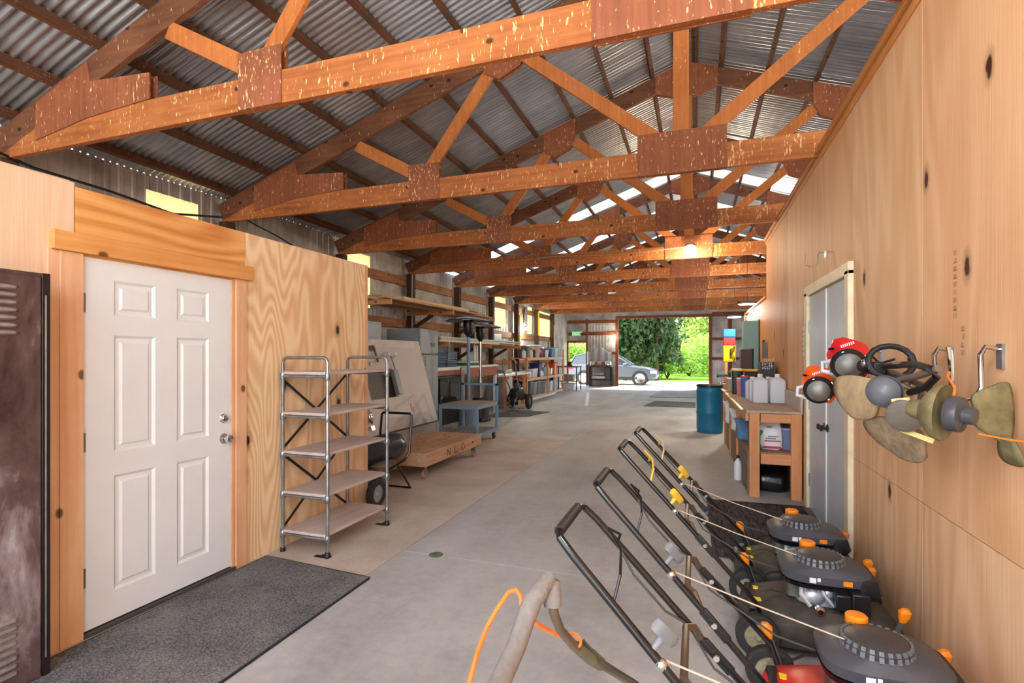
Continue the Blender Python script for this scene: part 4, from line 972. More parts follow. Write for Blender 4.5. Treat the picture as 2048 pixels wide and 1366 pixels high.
# grey tarp draped on the wall above the bench
def tarp():
    b=MB(); v=[];f=[];nx,nz=16,10
    for i in range(nx+1):
        for j in range(nz+1):
            u=i/nx;w_=j/nz; z=1.72-.7*w_-.1*math.sin(u*9)*(1-w_)
            v.append((-5.15+1.2*u,25.88-.05*math.sin(u*24)-.03*w_,z+(.12*math.sin(u*PI))))
    for i in range(nx):
        for j in range(nz): a=i*(nz+1)+j; f.append((a,a+1,a+nz+2,a+nz+1))
    b.add(v,f); o=b.obj('grey_tarp',plain('tarp_grey',(160,160,158),.7)); m=o.modifiers.new('s','SOLIDIFY'); m.thickness=.01; tag(o,'grey tarp hung over the dark end wall bench','tarp')
tarp()
def exit_sign():
    t=thing('exit_sign','green glowing exit sign above the small far doorway','sign',(-5.7,25.88,2.52))
    b=MB(); b.box(-5.92,-5.5,25.86,25.93,2.48,2.70); b.obj('housing',WHITE,t,bevel=.008)
    cu=bpy.data.curves.new('t','FONT'); cu.body='EXIT'; cu.size=.2; cu.align_x='CENTER'; cu.extrude=.003
    o=bpy.data.objects.new('tmp',cu); COL.objects.link(o); dg=bpy.context.evaluated_depsgraph_get(); me=bpy.data.meshes.new_from_object(o.evaluated_get(dg)); bpy.data.objects.remove(o)
    me.materials.clear(); me.materials.append(emis('exit_green',(.03,1,.18,1),1.1)); p=bpy.data.objects.new('lettering',me); COL.objects.link(p); p.parent=t; p.rotation_euler=(R(90),0,0); p.location=(-.01,-.028,-.005)
    b=MB(); b.lathe([(.001,0),(.05,.0),(.05,.05),(.001,.06)],(-5.45,25.87,2.66),(0,-1,0)); b.obj('emergency_lamp',WHITE,t)
exit_sign()
# ------------------------------------------------------------------ lamps
GLOW=emis('lamp_warm_glow',(1,.80,.48,1),28); GLOWW=emis('lamp_white_glow',(1,.95,.85,1),22)
def jar_lamp(x,y,z,label,r=.1):
    t=thing('ceiling_lamp',label,'lamp',(x,y,z))
    b=MB(); b.lathe([(.001,.1),(r*.7,.1),(r*.85,.07),(r*.85,.045),(.001,.045)],(x,y,z),n=20); b.obj('lamp_base',MGREY,t)
    b=MB(); b.lathe([(r*.8,.04),(r,.0),(r,-.07),(r*.8,-.1),(.001,-.105)],(x,y,z),n=20); b.obj('lamp_shade',GLOW,t)
jar_lamp(-.12,10.15,3.46,'warm glowing ceiling lamp on the fourth roof truss',.115)
lamp_pts=[]
jar_lamp(.3,.45,3.25,'unseen warm lamp added over the photographer to brighten the near truss')  # unseen lamp, added to brighten and warm the nearest truss
def bulb(x,y,z,label):
    t=thing('bare_bulb',label,'lamp',(x,y,z))
    b=MB(); b.lathe([(.001,.09),(.03,.09),(.03,.04),(.001,.04)],(x,y,z)); b.obj('socket',BLACK,t)
    b=MB(); b.ball((x,y,z),.06); b.obj('glass_bulb',GLOWW,t)
bulb(-5.85,18.2,2.47,'bright bare bulb on left wall above the tool shelf')
bulb(-3.82,25.8,2.47,'bright bare bulb left of the far roll-up doorway')
def hang(x,y,z,label,drop):
    t=thing('hanging_light',label,'light',(x,y,z))
    b=MB(); b.rings([(x,y,z-.02,.19,.06,4),(x,y,z+.02,.2,.07,4),(x,y,z+.035,.16,.05,4)],28); b.obj('housing',BLACK,t)
    b=MB(); b.rings([(x,y,z-.045,.15,.04,4),(x,y,z-.02,.175,.055,4)],28); b.obj('diffuser',GLOWW,t)
    b=MB(); b.tube([(x,y,z+.03),(x,y,z+drop)],.005,6); b.obj('suspension_wire',CABLE,t)
hang(1.0,12.1,2.62,'nearer hanging strip light over the low plywood wall',.9)
hang(.94,15.2,2.56,'farther hanging strip light near end of the low plywood wall',.75)
# ------------------------------------------------------------------ blue barrel
def barrel():
    x,y,r=.235,11.05,.235; t=thing('plastic_barrel','blue plastic barrel with black lid standing beside the workbench','barrel',(x,y,0))
    r=.245
    b=MB(); b.lathe([(r*.93,0),(r*.98,.03),(r,.1),(r,.36),(r*1.025,.38),(r*1.025,.40),(r,.42),(r*1.0,.78),(r*1.02,.80),(r*1.0,.83),(r*.97,.9),(r*.95,.91)],(x,y,0),n=40); b.obj('drum',BLUE,t)
    b=MB(); b.lathe([(r*.99,.895),(r*1.02,.90),(r*1.02,.935),(r*.9,.945),(.001,.94)],(x,y,0),n=40); b.obj('lid',BLACK,t)
barrel()
# ------------------------------------------------------------------ workbench on right
def workbench():
    t=thing('timber_workbench','long pine workbench along plywood wall with grey sheet top','workbench',(.78,7.9,0))
    x0,x1,y0,y1=.46,1.03,6.15,9.75
    b=MB(); b.prism([(.50,y0),(1.04,y0),(1.04,y1),(.42,y1)],'z',.90,.925); b.obj('worktop',timber('bench_top',(198,174,150),(160,136,114),'y',knots=False),t,bevel=.003)
    b=MB(); b.prism([(.44,y0+.05),(.475,y0+.05),(.425,y1),(.39,y1)],'z',.925,.94); b.obj('metal_edge',plain('brass_edge',(206,190,140),.4,.3),t)
    b=MB(); b.box(1.015,1.04,y0,y1,.925,1.10); b.obj('back_ledge',plain('ledge_pale',(196,180,164)),t,bevel=.003)
    b=MB(); b.box(.64,.93,y0+.01,y0+.05,.80,.895); b.obj('end_rail',PINEX,t,bevel=.003)
    b=MB(); b.box(.64,.93,y0+.0,y0+.05,.36,.47); b.obj('lower_end_rail',PINEX,t,bevel=.003)
    b=MB(); b.prism([(.53,y0+.06),(1.03,y0+.06),(1.03,y1),(.45,y1)],'z',.455,.475); b.obj('lower_shelf',timber('shelf_ply',(196,150,112),(160,116,82),'y'),t)
    for y in(y0+.0,7.35,8.55,y1-.09):
        for x in((.53,.93) if y<7 else (.50-.02*(y-6)*.8,.93)):
            b=MB(); b.box(x,x+.10,y,y+.09,0,.90); b.obj('leg',PINE,t,bevel=.004)
    b=MB(); b.prism([(.50,y0+.1),(.54,y0+.1),(.46,y1),(.42,y1)],'z',.80,.90); b.obj('front_rail',timber('pine_y',(222,176,134),(186,134,94),'y'),t)
    b=MB(); b.prism([(.52,y0+.1),(.54,y0+.1),(.48,y1),(.46,y1)],'z',.02,.46); b.obj('side_sheet',timber('bench_side_sheet',(150,130,112),(110,94,80),'y',knots=False),t)  # grey-brown timber sheet below the lower shelf
workbench()
def jug(x,y,z,label,w=.085,d=.075,h=.29):
    t=thing('plastic_jug',label,'jug',(x,y,z),group='milky jugs on the workbench')
    b=MB(); b.rings([(x,y,z+.001,w*.93,d*.93,7),(x,y,z+.012,w,d,7),(x,y,z+h*.76,w,d,7),(x,y,z+h*.83,w*.92,d*.92,5),(x,y,z+h*.93,w*.4,d*.4,2.5),(x,y,z+h*.95,w*.28,w*.28,2)],28); b.obj('body',JUG,t)
    b=MB(); b.lathe([(w*.32,h*.94),(w*.34,h*.95),(w*.34,h*1.04),(w*.3,h*1.05)],(x,y,z)); b.obj('cap',WHITE,t)
    b=MB(); b.tube([(x,y+d*.75,z+h*.6),(x,y+d*1.0,z+h*.75),(x,y+d*.6,z+h*.9),(x,y+d*.1,z+h*.93)],.012,8); b.obj('handle',JUG,t)
BT=.926
jug(.745,7.25,BT,'large milky jug, front left of the pair on workbench',.088,.08,.34)
jug(.945,7.27,BT,'large milky jug, front right of the pair on workbench',.088,.08,.34)
jug(.72,7.48,BT,'milky jug directly behind the front left jug')
jug(.92,7.52,BT,'milky jug directly behind the front right jug')
jug(.70,7.72,BT,'third milky jug back from the bench end, left row')
jug(.90,7.78,BT,'third milky jug back from the bench end, right row')
binbox(.64,8.15,BT,.1,.12,.30,plain('can_blue',(40,90,170)),RED,'blue rectangular can beside the milky jugs','can','fluid_can')
binbox(.74,8.28,BT,.09,.12,.28,plain('can_red',(196,30,50)),RED,'red rectangular can beside the blue can','can','fluid_can')
binbox(.60,8.42,BT,.1,.1,.26,plain('can_pink',(214,120,120)),WHITE,'pink and white can behind the blue can','can','fluid_can')
binbox(.52,9.25,BT,.14,.2,.22,plain('can_tan',(190,160,130)),PALEP,'tan carton near far end of the workbench','carton','small_carton')
binbox(.58,8.75,BT,.16,.26,.38,BLACK,plain('lid_yellow',(240,190,30)),'black tub with yellow lid behind the fluid cans','tub','tub')
def yrack():
    t=thing('yellow_tray','yellow topped dark case on far half of workbench','case',(.78,9.0,BT))
    b=MB(); b.box(.70,.99,8.85,9.2,BT,BT+.34); b.obj('case_body',plain('case_dark',(46,34,30)),t,bevel=.01)
    b=MB(); b.box(.66,1.0,8.82,9.22,BT+.34,BT+.37); b.obj('lid',plain('lid_yellow',(240,190,30)),t,bevel=.005)
yrack()
def carton_dark():
    t=thing('seed_carton','dark open carton with small white print behind the jugs','carton',(.93,8.15,BT))
    m=plain('carton_dark',(52,50,52))
    b=MB(); b.box(.83,1.005,8.0,8.35,BT,BT+.50); b.obj('box_body',m,t,bevel=.004)
    b=MB(); b.prism([(.83,BT+.5),(.87,BT+.55),(.97,BT+.53),(1.005,BT+.57),(1.005,BT+.5)],'y',8.0,8.01); b.obj('flap',plain('cardboard',(196,150,104),.8),t)
    b=MB(); rnd=random.Random(5)
    for j in range(6):
        for i in range(5):
            if rnd.random()<.8: x=.85+i*.028; z=BT+.40+j*.016; b.box(x,x+rnd.uniform(.008,.02),7.997,7.9995,z,z+.008)
    b.obj('small_print',WHITE,t)
carton_dark()
# bag, tote and things on lower shelf
def bag(x,y,z,w,d,h,m,label,name,cat,decal=True):
    t=thing(name,label,cat,(x,y,z)); b=MB()
    b.rings([(x,y,z+.002,w*.8,d*.8,4),(x,y,z+h*.12,w*1.02,d,4),(x,y,z+h*.5,w*.98,d*.9,4),(x-.01,y,z+h*.78,w*1.0,d*.7,4),(x-.02,y,z+h*.92,w*1.05,d*.35,4),(x-.03,y,z+h,w*1.08,d*.2,4)],28)
    rnd=random.Random(int(x*100))
    for p in b.v: p+=Vector((mn.noise(p*14)*.015,mn.noise(p*11+Vector((5,0,0)))*.015,mn.noise(p*9)*.01))
    b.obj('sack',m,t,smooth=60)
    if decal:
        b=MB(); 
        b.box(x-w*.75,x+w*.8,y-d-.012,y-d-.006,z+h*.08,z+h*.16); b.box(x-w*.6,x+w*.8,y-d-.012,y-d-.006,z+h*.33,z+h*.37); b.obj('red_stripe',plain('label_red',(190,50,80)),t)
        b=MB(); b.prism([(x-.06,z+h*.86),(x-.02,z+h*.9),(x+.02,z+h*.86),(x-.02,z+h*.82)],'y',y-d*.75-.02,y-d*.75-.012); b.obj('emblem',plain('emblem_rust',(190,110,70)),t)
        b=MB(); b.box(x-w*.5,x+w*.4,y-d-.010,y-d-.006,z+h*.42,z+h*.46); b.box(x-w*.3,x+w*.6,y-d-.010,y-d-.006,z+h*.5,z+h*.53); b.obj('grey_print',MGREY,t)
bag(.765,6.42,.477,.115,.07,.30,BAGW,'white sack with red stripes on the workbench lower shelf','white_sack','sack')
binbox(.945,6.6,.477,.16,.34,.24,plain('tote_lilac',(120,128,168)),plain('tote_lid',(196,198,214)),'lilac plastic tote right of the white sack','tote','plastic_tote')
binbox(.61,6.55,.477,.12,.3,.28,plain('tote_navy',(30,50,110)),NAVY,'navy box left of the white sack','box','navy_box')
b=MB(); b.tube([(.66,6.3,.50),(.635,6.3,.55),(.635,6.3,.64),(.67,6.3,.70)],.016,10); tag(b.obj('green_hose',GREEN),'green hose loop left of the white sack','hose')
bag(.79,6.55,.002,.17,.14,.26,BLKBAG,'black plastic rubbish bag under the workbench','rubbish_bag','bag',False)
bag(.50,8.72,.477,.09,.12,.34,BAGW,'white sack at open front of workbench, nearest the barrel','white_sack','sack',False)
bag(.53,7.9,.477,.08,.12,.30,BAGW,'white sack at the front of workbench, behind blue cloth','white_sack','sack',False)
bag(.55,7.05,.477,.09,.16,.26,DENIM,'blue denim cloth heaped on the lower shelf at workbench front','denim_cloth','cloth',False)
bottle(.47,6.95,.0,.30,.045,WHITE,BLACK,'white bottle with black cap on floor before the workbench')
# hanging things on the right wall
def teal():
    t=thing('teal_cabinet','tall teal metal cabinet panel fixed to the low plywood wall','cabinet',(.9,10.4,1.2))
    b=MB(); b.prism([(.78,1.63),(.78,2.13),(1.03,2.13),(1.03,1.22),(1.0,1.22),(.96,1.26),(.95,1.3),(.95,1.63)],'y',10.2,10.6); b.obj('body',TEAL,t,bevel=.006)
    b=MB(); b.box(1.03,1.045,10.2,10.9,1.2,2.15); b.obj('dark_side',plain('cab_dark',(40,36,34)),t)  # dark strip between the cabinet and the wall
teal()
t=thing('brown_locker','dark brown narrow locker standing in front of the teal cabinet','locker',(.84,10.4,0)); b=MB(); b.box(.745,.94,10.24,10.6,0,1.62); b.obj('body',plain('dark_brown_box',(66,50,42)),t,bevel=.01); b=MB(); b.box(.755,.93,10.232,10.24,.1,1.58); b.obj('door',plain('dark_brown_door',(76,58,48)),t,bevel=.003)
def stack():
    for z0,z1,m,l in((1.93,2.12,plain('bin_blue',(30,130,220)),'blue block on top of the red and yellow ones'),(1.74,1.93,plain('bin_red',(224,40,50)),'red block between the blue and yellow blocks'),(1.36,1.74,plain('bin_yellow',(250,200,20)),'tall yellow block under the red one')):
        t=thing('colour_bin',l,'bin',(.7,13.05,z0))
        b=MB(); b.box(.57,.83,12.98,13.2,z0+.003,z1-.003); b.obj('body',m,t,bevel=.015)
        b=MB(); b.box(.62,.78,12.975,12.98,z0+.04,z0+.06); b.obj('lip',m,t)
    t=thing('tool_stand','timber tool post with green clamp beside the coloured blocks','stand',(.66,13.0,0))
    b=MB(); b.box(.56,.84,12.98,13.25,0,.9); b.obj('base_cabinet',timber('stand_wood',(200,150,110),(150,100,70),'z'),t)
    b=MB(); b.box(.60,.66,12.98,13.04,.9,1.355); b.obj('upright',PINE,t)
    b=MB(); b.tube([(.45,12.9,1.05),(.8,12.9,1.07)],.03,10); b.lathe([(.05,-.02),(.05,.02)],(.44,12.9,1.05),(1,0,0)); b.ball((.72,12.88,1.12),(.07,.04,.05)); b.obj('green_clamp',plain('clamp_green',(30,70,60),.3),t)
    b=MB(); b.tube([(.5,12.92,.85),(.7,12.92,.86)],.02,8); b.ball((.5,12.92,.85),.04); b.obj('lower_clamp',STEELD,t)
    b=MB(); 
    for k in range(5): b.tube([(.76+.05*math.sin(a*.7+k),12.95,1.75-a*.04-k*.02) for a in range(9)],.006,5)
    b.obj('dark_wires',BLACK,t)
stack()
b=MB(); b.box(.98,1.04,9.18,9.24,1.28,1.72); b.ball((1.0,9.2,1.74),.025); tag(b.obj('hand_saw',plain('steel_bar',(92,88,84),.4,.5)),'slim dark tool hanging on wall above the seed carton','tool')
for z in(1.67,):
    t=thing('wall_notice','narrow white notice card on plywood left of grey doors','card',(1.045,6.15,z)); b=MB(); b.box(1.038,1.049,6.08,6.16,z-.16,z+.14); b.obj('card_sheet',WHITE,t); b=MB(); 
    for q in range(5): b.box(1.036,1.038,6.09,6.15,z-.12+q*.05,z-.10+q*.05)
    b.obj('faint_print',plain('print_green',(170,190,176)),t)
def whook(y,z,label,s=1.0):
    t=thing('wall_hook',label,'hook',(1.05,y,z)); b=MB()
    b.tube([(1.045,y,z+.02*s),(1.0,y,z+.03*s),(.985,y,z),(.99,y,z-.12*s),(.97,y,z-.16*s),(.93,y,z-.17*s),(.90,y,z-.15*s),(.895,y,z-.0*s),(.89,y,z+.03*s)],.009*s,10); b.obj('hook_rod',CHROME,t)
    b=MB(); b.box(1.04,1.05,y-.02,y+.02,z-.05*s,z+.04*s); b.obj('plate',STEEL,t)
whook(5.16,2.39,'small metal hook above the grey double doors',.6)
whook(3.72,1.52,'chrome hook behind the red trimmer engine'); whook(2.80,1.52,'chrome hook between the two trimmer heads'); whook(2.40,1.52,'chrome hook above the nearest trimmer head')
# ------------------------------------------------------------------ string trimmers on the wall
def head(t,c,ax,guard_pts,gm,gw=.02,r=.055):
    c=Vector(c); ax=Vector(ax).normalized()
    b=MB(); b.lathe([(.02,-.13),(.03,-.11),(.04,-.085),(r*1.1,-.07),(r*1.5,-.05),(r*1.65,-.03),(r*1.65,-.02),(r*1.3,-.03),(r*.9,-.035)],c,ax,n=28); b.obj('gear_skirt',gm,t)
    b=MB(); b.lathe([(r*.7,-.015),(r,-.01),(r*1.03,.0),(r*1.03,.018),(r,.026),(r*.7,.03),(r*.5,.032),(r*.5,.058),(r*.42,.062),(.001,.062)],c,ax,n=28); sp=b.obj('line_spool',plain('spool_dark',(66,66,70),.25,var=.2),t)
def guard(t,pts,m,th,name='debris_guard',amp=.008):
    # curved shell through a grid of points
    b=MB(); v=[Vector(p) for row in pts for p in row]; n=len(pts[0]); f=[]
    for i in range(len(pts)-1):
        for j in range(n-1): f.append((i*n+j,i*n+j+1,(i+1)*n+j+1,(i+1)*n+j))
    b.add(v,f); o=b.obj(name,m,t,smooth=70); s=o.modifiers.new('sub','SUBSURF'); s.levels=2; s.render_levels=2
    s=o.modifiers.new('sol','SOLIDIFY'); s.thickness=th
    return o
def engine(t,c,m,s=1.0):
    x,y,z=c
    b=MB(); b.rings([(0,0,-.06*s,.05*s,.07*s,5),(0,0,-.045*s,.07*s,.085*s,6),(0,.01,.03*s,.075*s,.085*s,6),(0,.01,.055*s,.06*s,.07*s,5)],32); b.xf(Matrix.Translation(c)@Matrix.Rotation(R(35),4,'X')@Matrix.Rotation(R(20),4,'Y')); e=b.obj('engine_cowl',m,t)
    b=MB(); b.lathe([(.03*s,0),(.06*s,.01*s),(.07*s,.05*s),(.05*s,.08*s),(.02*s,.09*s)],(x-.02,y-.05*s,z-.02*s),(-.2,-1,-.1),n=22); b.obj('clutch_housing',BLACK,t)
    b=MB(); b.lathe([(.05*s,.075*s),(.052*s,.085*s),(.03*s,.10*s),(.012*s,.105*s)],(x-.02,y-.05*s,z-.02*s),(-.2,-1,-.1),n=22); b.obj('clutch_cap',STEELD,t)
    b=MB()
    for q in range(4): b.lathe([(.006,0),(.006,.012)],(x-.02+.058*s*math.cos(q*1.57+.6),y-.05*s-.055*s,z-.02*s+.058*s*math.sin(q*1.57+.6)),(-.2,-1,-.1),n=8)
    b.obj('housing_bolts',CHROME,t)
    b=MB(); b.tube([(x-.07*s,y-.02,z-.01),(x-.11*s,y-.03,z-.02),(x-.115*s,y-.03,z-.06),(x-.07*s,y-.03,z-.075)],.011*s,8); b.obj('guard_tube',plain('tube_pale',(214,214,214),.3,.3),t)
    b=MB(); b.tube([(x+.03,y-.08,z-.01),(x+.05,y-.16,z+.02),(x+.07,y-.22,z-.02),(x+.09,y-.34,z+.0)],.006,6); b.tube([(x+.01,y-.1,z-.03),(x+.03,y-.2,z-.05),(x+.07,y-.3,z-.02)],.005,6); b.obj('throttle_cable',BLACK,t)
    b=MB()
    for q in range(7): b.box(-.02*s+q*.008*s,-.016*s+q*.008*s,-.001,.001,0,.012*s)
    b.xf(Matrix.Translation((x-.035*s,y-.095*s,z+.055*s))@Matrix.Rotation(R(-20),4,'Y')); b.obj('white_lettering',WHITE,t)
    for k in range(6):
        b=MB(); b.box(-.035*s,.035*s,-.003,.003,-.004,.004); b.xf(Matrix.Translation((x-.07*s,y-.03*s+k*.012*s,z+.045*s))@Matrix.Rotation(R(90),4,'Z')); sub(b,'vent_slot',BLACK,e)
    b=MB(); b.ball((x-.02*s,y+.06*s,z-.06*s),(.05*s,.06*s,.035*s)); b.obj('fuel_tank',plain('tank_pale',(214,206,190),.3),t)
    b=MB(); b.lathe([(.02*s,0),(.02*s,.025*s)],(x-.06*s,y-.02*s,z-.05*s),(-1,0,0)); b.obj('fuel_cap',STEEL,t)
def trimA():
    t=thing('string_trimmer','string trimmer with red engine hung on the plywood wall','string trimmer',(.85,2.9,1.4),group='string trimmers on the wall')
    engine(t,(.74,3.12,1.50),RED,1.15)
    b=MB(); b.tube([(.78,3.0,1.46),(.82,2.75,1.44),(.84,2.5,1.40),(.84,2.2,1.345)],.013,12); b.obj('shaft',plain('dusty_shaft',(120,104,92),.5,.3),t)
    b=MB(); b.tube([(.82+.085*math.cos(a*PI/8),2.72+.02*math.sin(a*PI/8),1.49+.07*math.sin(a*PI/8)) for a in range(16)],.013,10,closed=True); b.xf(Matrix.Translation((-.02,0,0))); b.obj('loop_handle',BLACK,t)
    b=MB(); b.tube([(.78,2.72,1.47),(.80,2.45,1.485),(.81,2.34,1.47),(.82,2.31,1.44),(.81,2.37,1.40),(.80,2.5,1.37)],.014,10); b.obj('grip_handle',BLACK,t)
    b=MB(); b.box(.74,.80,2.75,2.92,1.43,1.49); b.ball((.73,2.84,1.47),.03); b.obj('throttle_body',BLACK,t,bevel=.01)
    b=MB(); b.ball((.72,2.78,1.485),.018); b.obj('carburettor_bolt',CHROME,t)
    # head pointing to the camera side, nearest
    head(t,(.80,2.13,1.325),(.72,-.62,-.05),None,OLIVE,r=.058)
    guard(t,[[(.89,2.22,1.27),(.90,2.20,1.33),(.87,2.2,1.39)],[(.96,2.24,1.24),(.99,2.24,1.33),(.96,2.24,1.41)],[(1.02,2.26,1.19),(1.03,2.27,1.32),(1.02,2.27,1.45)]],OLIVE,.012)
    guard(t,[[(.97,2.25,1.25),(.99,2.2,1.25)],[(.98,2.28,1.18),(1.0,2.18,1.18)],[(1.01,2.30,1.14),(1.03,2.2,1.14)]],OLIVE,.01,'guard_lip')
    b=MB(); b.tube([(.80,2.12,1.385),(.81,2.14,1.41),(.82,2.22,1.445),(.84,2.26,1.46)],.004,6); b.tube([(.84,2.06,1.27),(.92,2.06,1.255),(.99,2.1,1.245)],.003,6); b.obj('cutting_line',CORD,t)
trimA()
def trimB():
    t=thing('string_trimmer','string trimmer with orange engine and tan guard, lowest of the hung ones','string trimmer',(.7,3.0,1.35),group='string trimmers on the wall')
    engine(t,(.64,3.28,1.36),TANG,1.05)
    b=MB(); b.tube([(.68,3.15,1.38),(.74,2.8,1.37),(.80,2.42,1.44),(.83,2.32,1.47)],.014,12); b.obj('shaft',plain('dusty_shaft',(120,104,92),.5,.3),t)
    b=MB(); b.lathe([(.02,-.07),(.04,-.06),(.06,-.03),(.065,0)],(.70,2.45,1.375),(-.5,-1,0),n=24); b.obj('gear_skirt',BLACK,t)
    b=MB(); b.lathe([(.055,-.01),(.058,.01),(.045,.03),(.02,.045),(.001,.048)],(.695,2.44,1.375),(-.5,-1,0),n=24); b.obj('line_spool',plain('spool_grey',(96,98,104),.35,var=.1),t)
    guard(t,[[(.65,3.02,1.42),(.70,2.8,1.43),(.74,2.62,1.405),(.74,2.5,1.40)],[(.64,3.02,1.36),(.68,2.8,1.36),(.70,2.66,1.35),(.70,2.54,1.345)],[(.65,2.98,1.29),(.67,2.8,1.27),(.69,2.68,1.28),(.70,2.58,1.30)],[(.68,2.92,1.24),(.68,2.82,1.22),(.70,2.72,1.23),(.71,2.62,1.25)]],KHAKI,.02)
trimB()
def trimC():
    t=thing('string_trimmer','string trimmer with grass-caked brown guard under the tan one','string trimmer',(.78,2.6,1.25),group='string trimmers on the wall')
    b=MB(); b.tube([(.73,2.36,1.31),(.80,2.40,1.33),(.87,2.6,1.36),(.92,3.3,1.42),(.95,4.0,1.45)],.013,12); b.obj('shaft',plain('dusty_shaft',(120,104,92),.5,.3),t)
    b=MB(); b.lathe([(.03,-.06),(.05,-.04),(.062,0),(.06,.02),(.045,.03),(.001,.03)],(.735,2.34,1.295),(-.5,-1,-.2),n=24); b.obj('line_spool',plain('spool_dusty',(110,100,90),.7,var=.3,bump=.5),t)
    guard(t,[[(.70,2.76,1.24),(.74,2.6,1.26),(.77,2.48,1.25),(.80,2.40,1.22)],[(.71,2.78,1.19),(.75,2.62,1.19),(.78,2.5,1.19),(.81,2.42,1.17)],[(.75,2.72,1.13),(.77,2.62,1.12),(.80,2.52,1.11),(.82,2.44,1.13)],[(.79,2.66,1.10),(.80,2.6,1.085),(.82,2.52,1.085),(.84,2.46,1.10)]],DUST,.022)
    b=MB(); b.beam((.735,2.38,1.235),(.80,2.28,1.21),.018,.006); b.obj('yellow_strap',plain('pale_yellow',(244,232,150)),t)
    b=MB(); b.beam((.70,2.36,1.345),(.74,2.32,1.355),.016,.014); b.obj('yellow_tag',plain('pale_yellow',(244,232,150)),t)
trimC()
# ------------------------------------------------------------------ lawn mowers
def mower(deckm,gripm,bailm,label,loc,rot=0):
    t=thing('lawn_mower',label,'lawn mower',(0,0,0),group=None)
    t['_l']=[0,0,0]
    ZT=.97; XT=-1.0; W=.185
    # deck
    b=MB(); b.rings([(0,0,.055,.37,.265,5),(0,0,.07,.38,.27,5),(0,0,.16,.36,.255,4.5),(0.01,0,.195,.30,.22,3.5),(.01,0,.225,.22,.19,2.6)],44); b.obj('deck',deckm,t)
    b=MB(); b.prism([(-.37,.09),(-.335,.185),(-.30,.185),(-.30,.08)],'y',-.17,.17); b.obj('rear_flap',BLACK,t)
    for sx,r in((.29,.09),(-.31,.105)):
        for sy in(-1,1):
            c=(sx,sy*.285,r)
            b=MB(); b.lathe([(r*.62,-.024),(r*.9,-.026),(r,-.016),(r,.016),(r*.9,.026),(r*.62,.024)],c,(0,1,0),n=30,loop=True)
            w=b.obj('wheel',RUBBER,t)
            b=MB(); b.lathe([(.001,-.028),(.014,-.03),(.018,-.018),(r*.6,-.016),(r*.64,-.022),(r*.64,.022),(r*.6,.016),(.018,.018),(.014,.03),(.001,.028)],c,(0,1,0),n=30); sub(b,'hub',plain('hub_dark',(96,92,84),.7,var=.3) if sx>0 else plain('dirty_hub',(140,132,104),.8,var=.4,scale=30),w)
    b=MB(); b.tube([(.29,-.26,.09),(.29,.26,.09)],.009,8); b.tube([(-.31,-.26,.105),(-.31,.26,.105)],.009,8); b.obj('axles',STEELD,t)
    for (x,y,dx) in ((-.27,.255,-.08),(.27,.255,.07),(.27,-.255,.07)):
        b=MB(); b.beam((x,y,.14),(x+dx*.6,y+.004,.27),.022,.006); lv=b.obj('height_lever',STEELD,t)
        b=MB(); b.rings([(x+dx*.6,y,.26,.014,.012,3),(x+dx*.7,y,.285,.024,.02,3),(x+dx*.75,y,.31,.026,.022,3),(x+dx*.8,y,.325,.014,.012,3)],16); sub(b,'lever_knob',ORANGE,lv)
    # engine
    b=MB(); b.rings([(.02,0,.215,.13,.12,3),(.02,0,.25,.12,.12,3),(.03,0,.33,.09,.10,2.5),(.03,0,.36,.1,.1,2.5)],30)
    for k in range(7): b.box(.05,.16,-.115,-.02,.25+k*.014,.256+k*.014)
    b.obj('engine_block',ALU,t)
    b=MB(); b.rings([(.03,0,.345,.17,.16,3.4),(.03,0,.355,.205,.175,3.4),(.03,0,.395,.21,.178,3.4),(.03,0,.41,.195,.165,3.2),(.01,-.01,.435,.13,.13,2.3)],48); b.obj('engine_shroud',DGREY,t)
    b=MB(); b.ball((-.03,-.10,.27),(.06,.05,.05)); b.ball((.03,-.12,.30),(.03,.03,.035)); b.tube([(-.08,-.1,.34),(-.09,-.13,.28),(-.05,-.15,.23)],.012,8); b.tube([(.0,-.13,.34),(.01,-.15,.30),(.05,-.16,.25)],.009,8)
    for k in range(5): b.box(-.075+k*.03,-.068+k*.03,-.135,-.06,.305,.345)
    b.obj('crankcase_casting',ALU,t)
    b=MB(); b.rings([(.02,0,.325,.19,.165,3.4),(.02,0,.347,.196,.17,3.4)],40); b.obj('shroud_skirt',GLOSSB,t)
    b=MB(); b.tube([(.06,-.12,.24),(.1,-.19,.22),(.16,-.2,.24),(.2,-.16,.30)],.006,6); b.obj('engine_cable',BLACK,t)
    b=MB(); b.tube([(-.1,.1,.3),(-.2,.12,.28),(-.28,.1,.24)],.006,6); b.obj('throttle_cable',BLACK,t)
    b=MB(); b.rings([(.2,-.03,.30,.05,.13,5),(.21,-.03,.33,.06,.14,5),(.2,-.03,.395,.05,.13,5)],28); b.obj('fuel_tank',BLACK,t)
    b=MB(); b.lathe([(.115,.432),(.118,.452),(.095,.468),(.05,.476),(.03,.478),(.001,.479)],(.01,-.03,0),n=40)
    rc=b.obj('recoil_cover',plain('recoil_grey',(66,62,60),.4),t)
    b=MB()
    for k in range(26):
        a=2*PI*k/26; b.beam((.01+.119*math.cos(a),-.03+.119*math.sin(a),.430),(.01+.108*math.cos(a),-.03+.108*math.sin(a),.466),.015,.008,(math.cos(a),math.sin(a),0))
    sub(b,'cooling_ribs',plain('rib_grey',(104,106,110),.4),rc)
    b=MB(); b.lathe([(.036,.0),(.04,.006),(.04,.034),(.034,.04),(.001,.042)],(-.02,.105,.445),n=18); b.obj('fuel_cap',ORANGE,t)
    b=MB(); b.box(.12,.20,-.215,-.125,.24,.345); b.box(.05,.12,-.21,-.14,.25,.33); b.obj('air_filter_box',BLACK,t,bevel=.008)
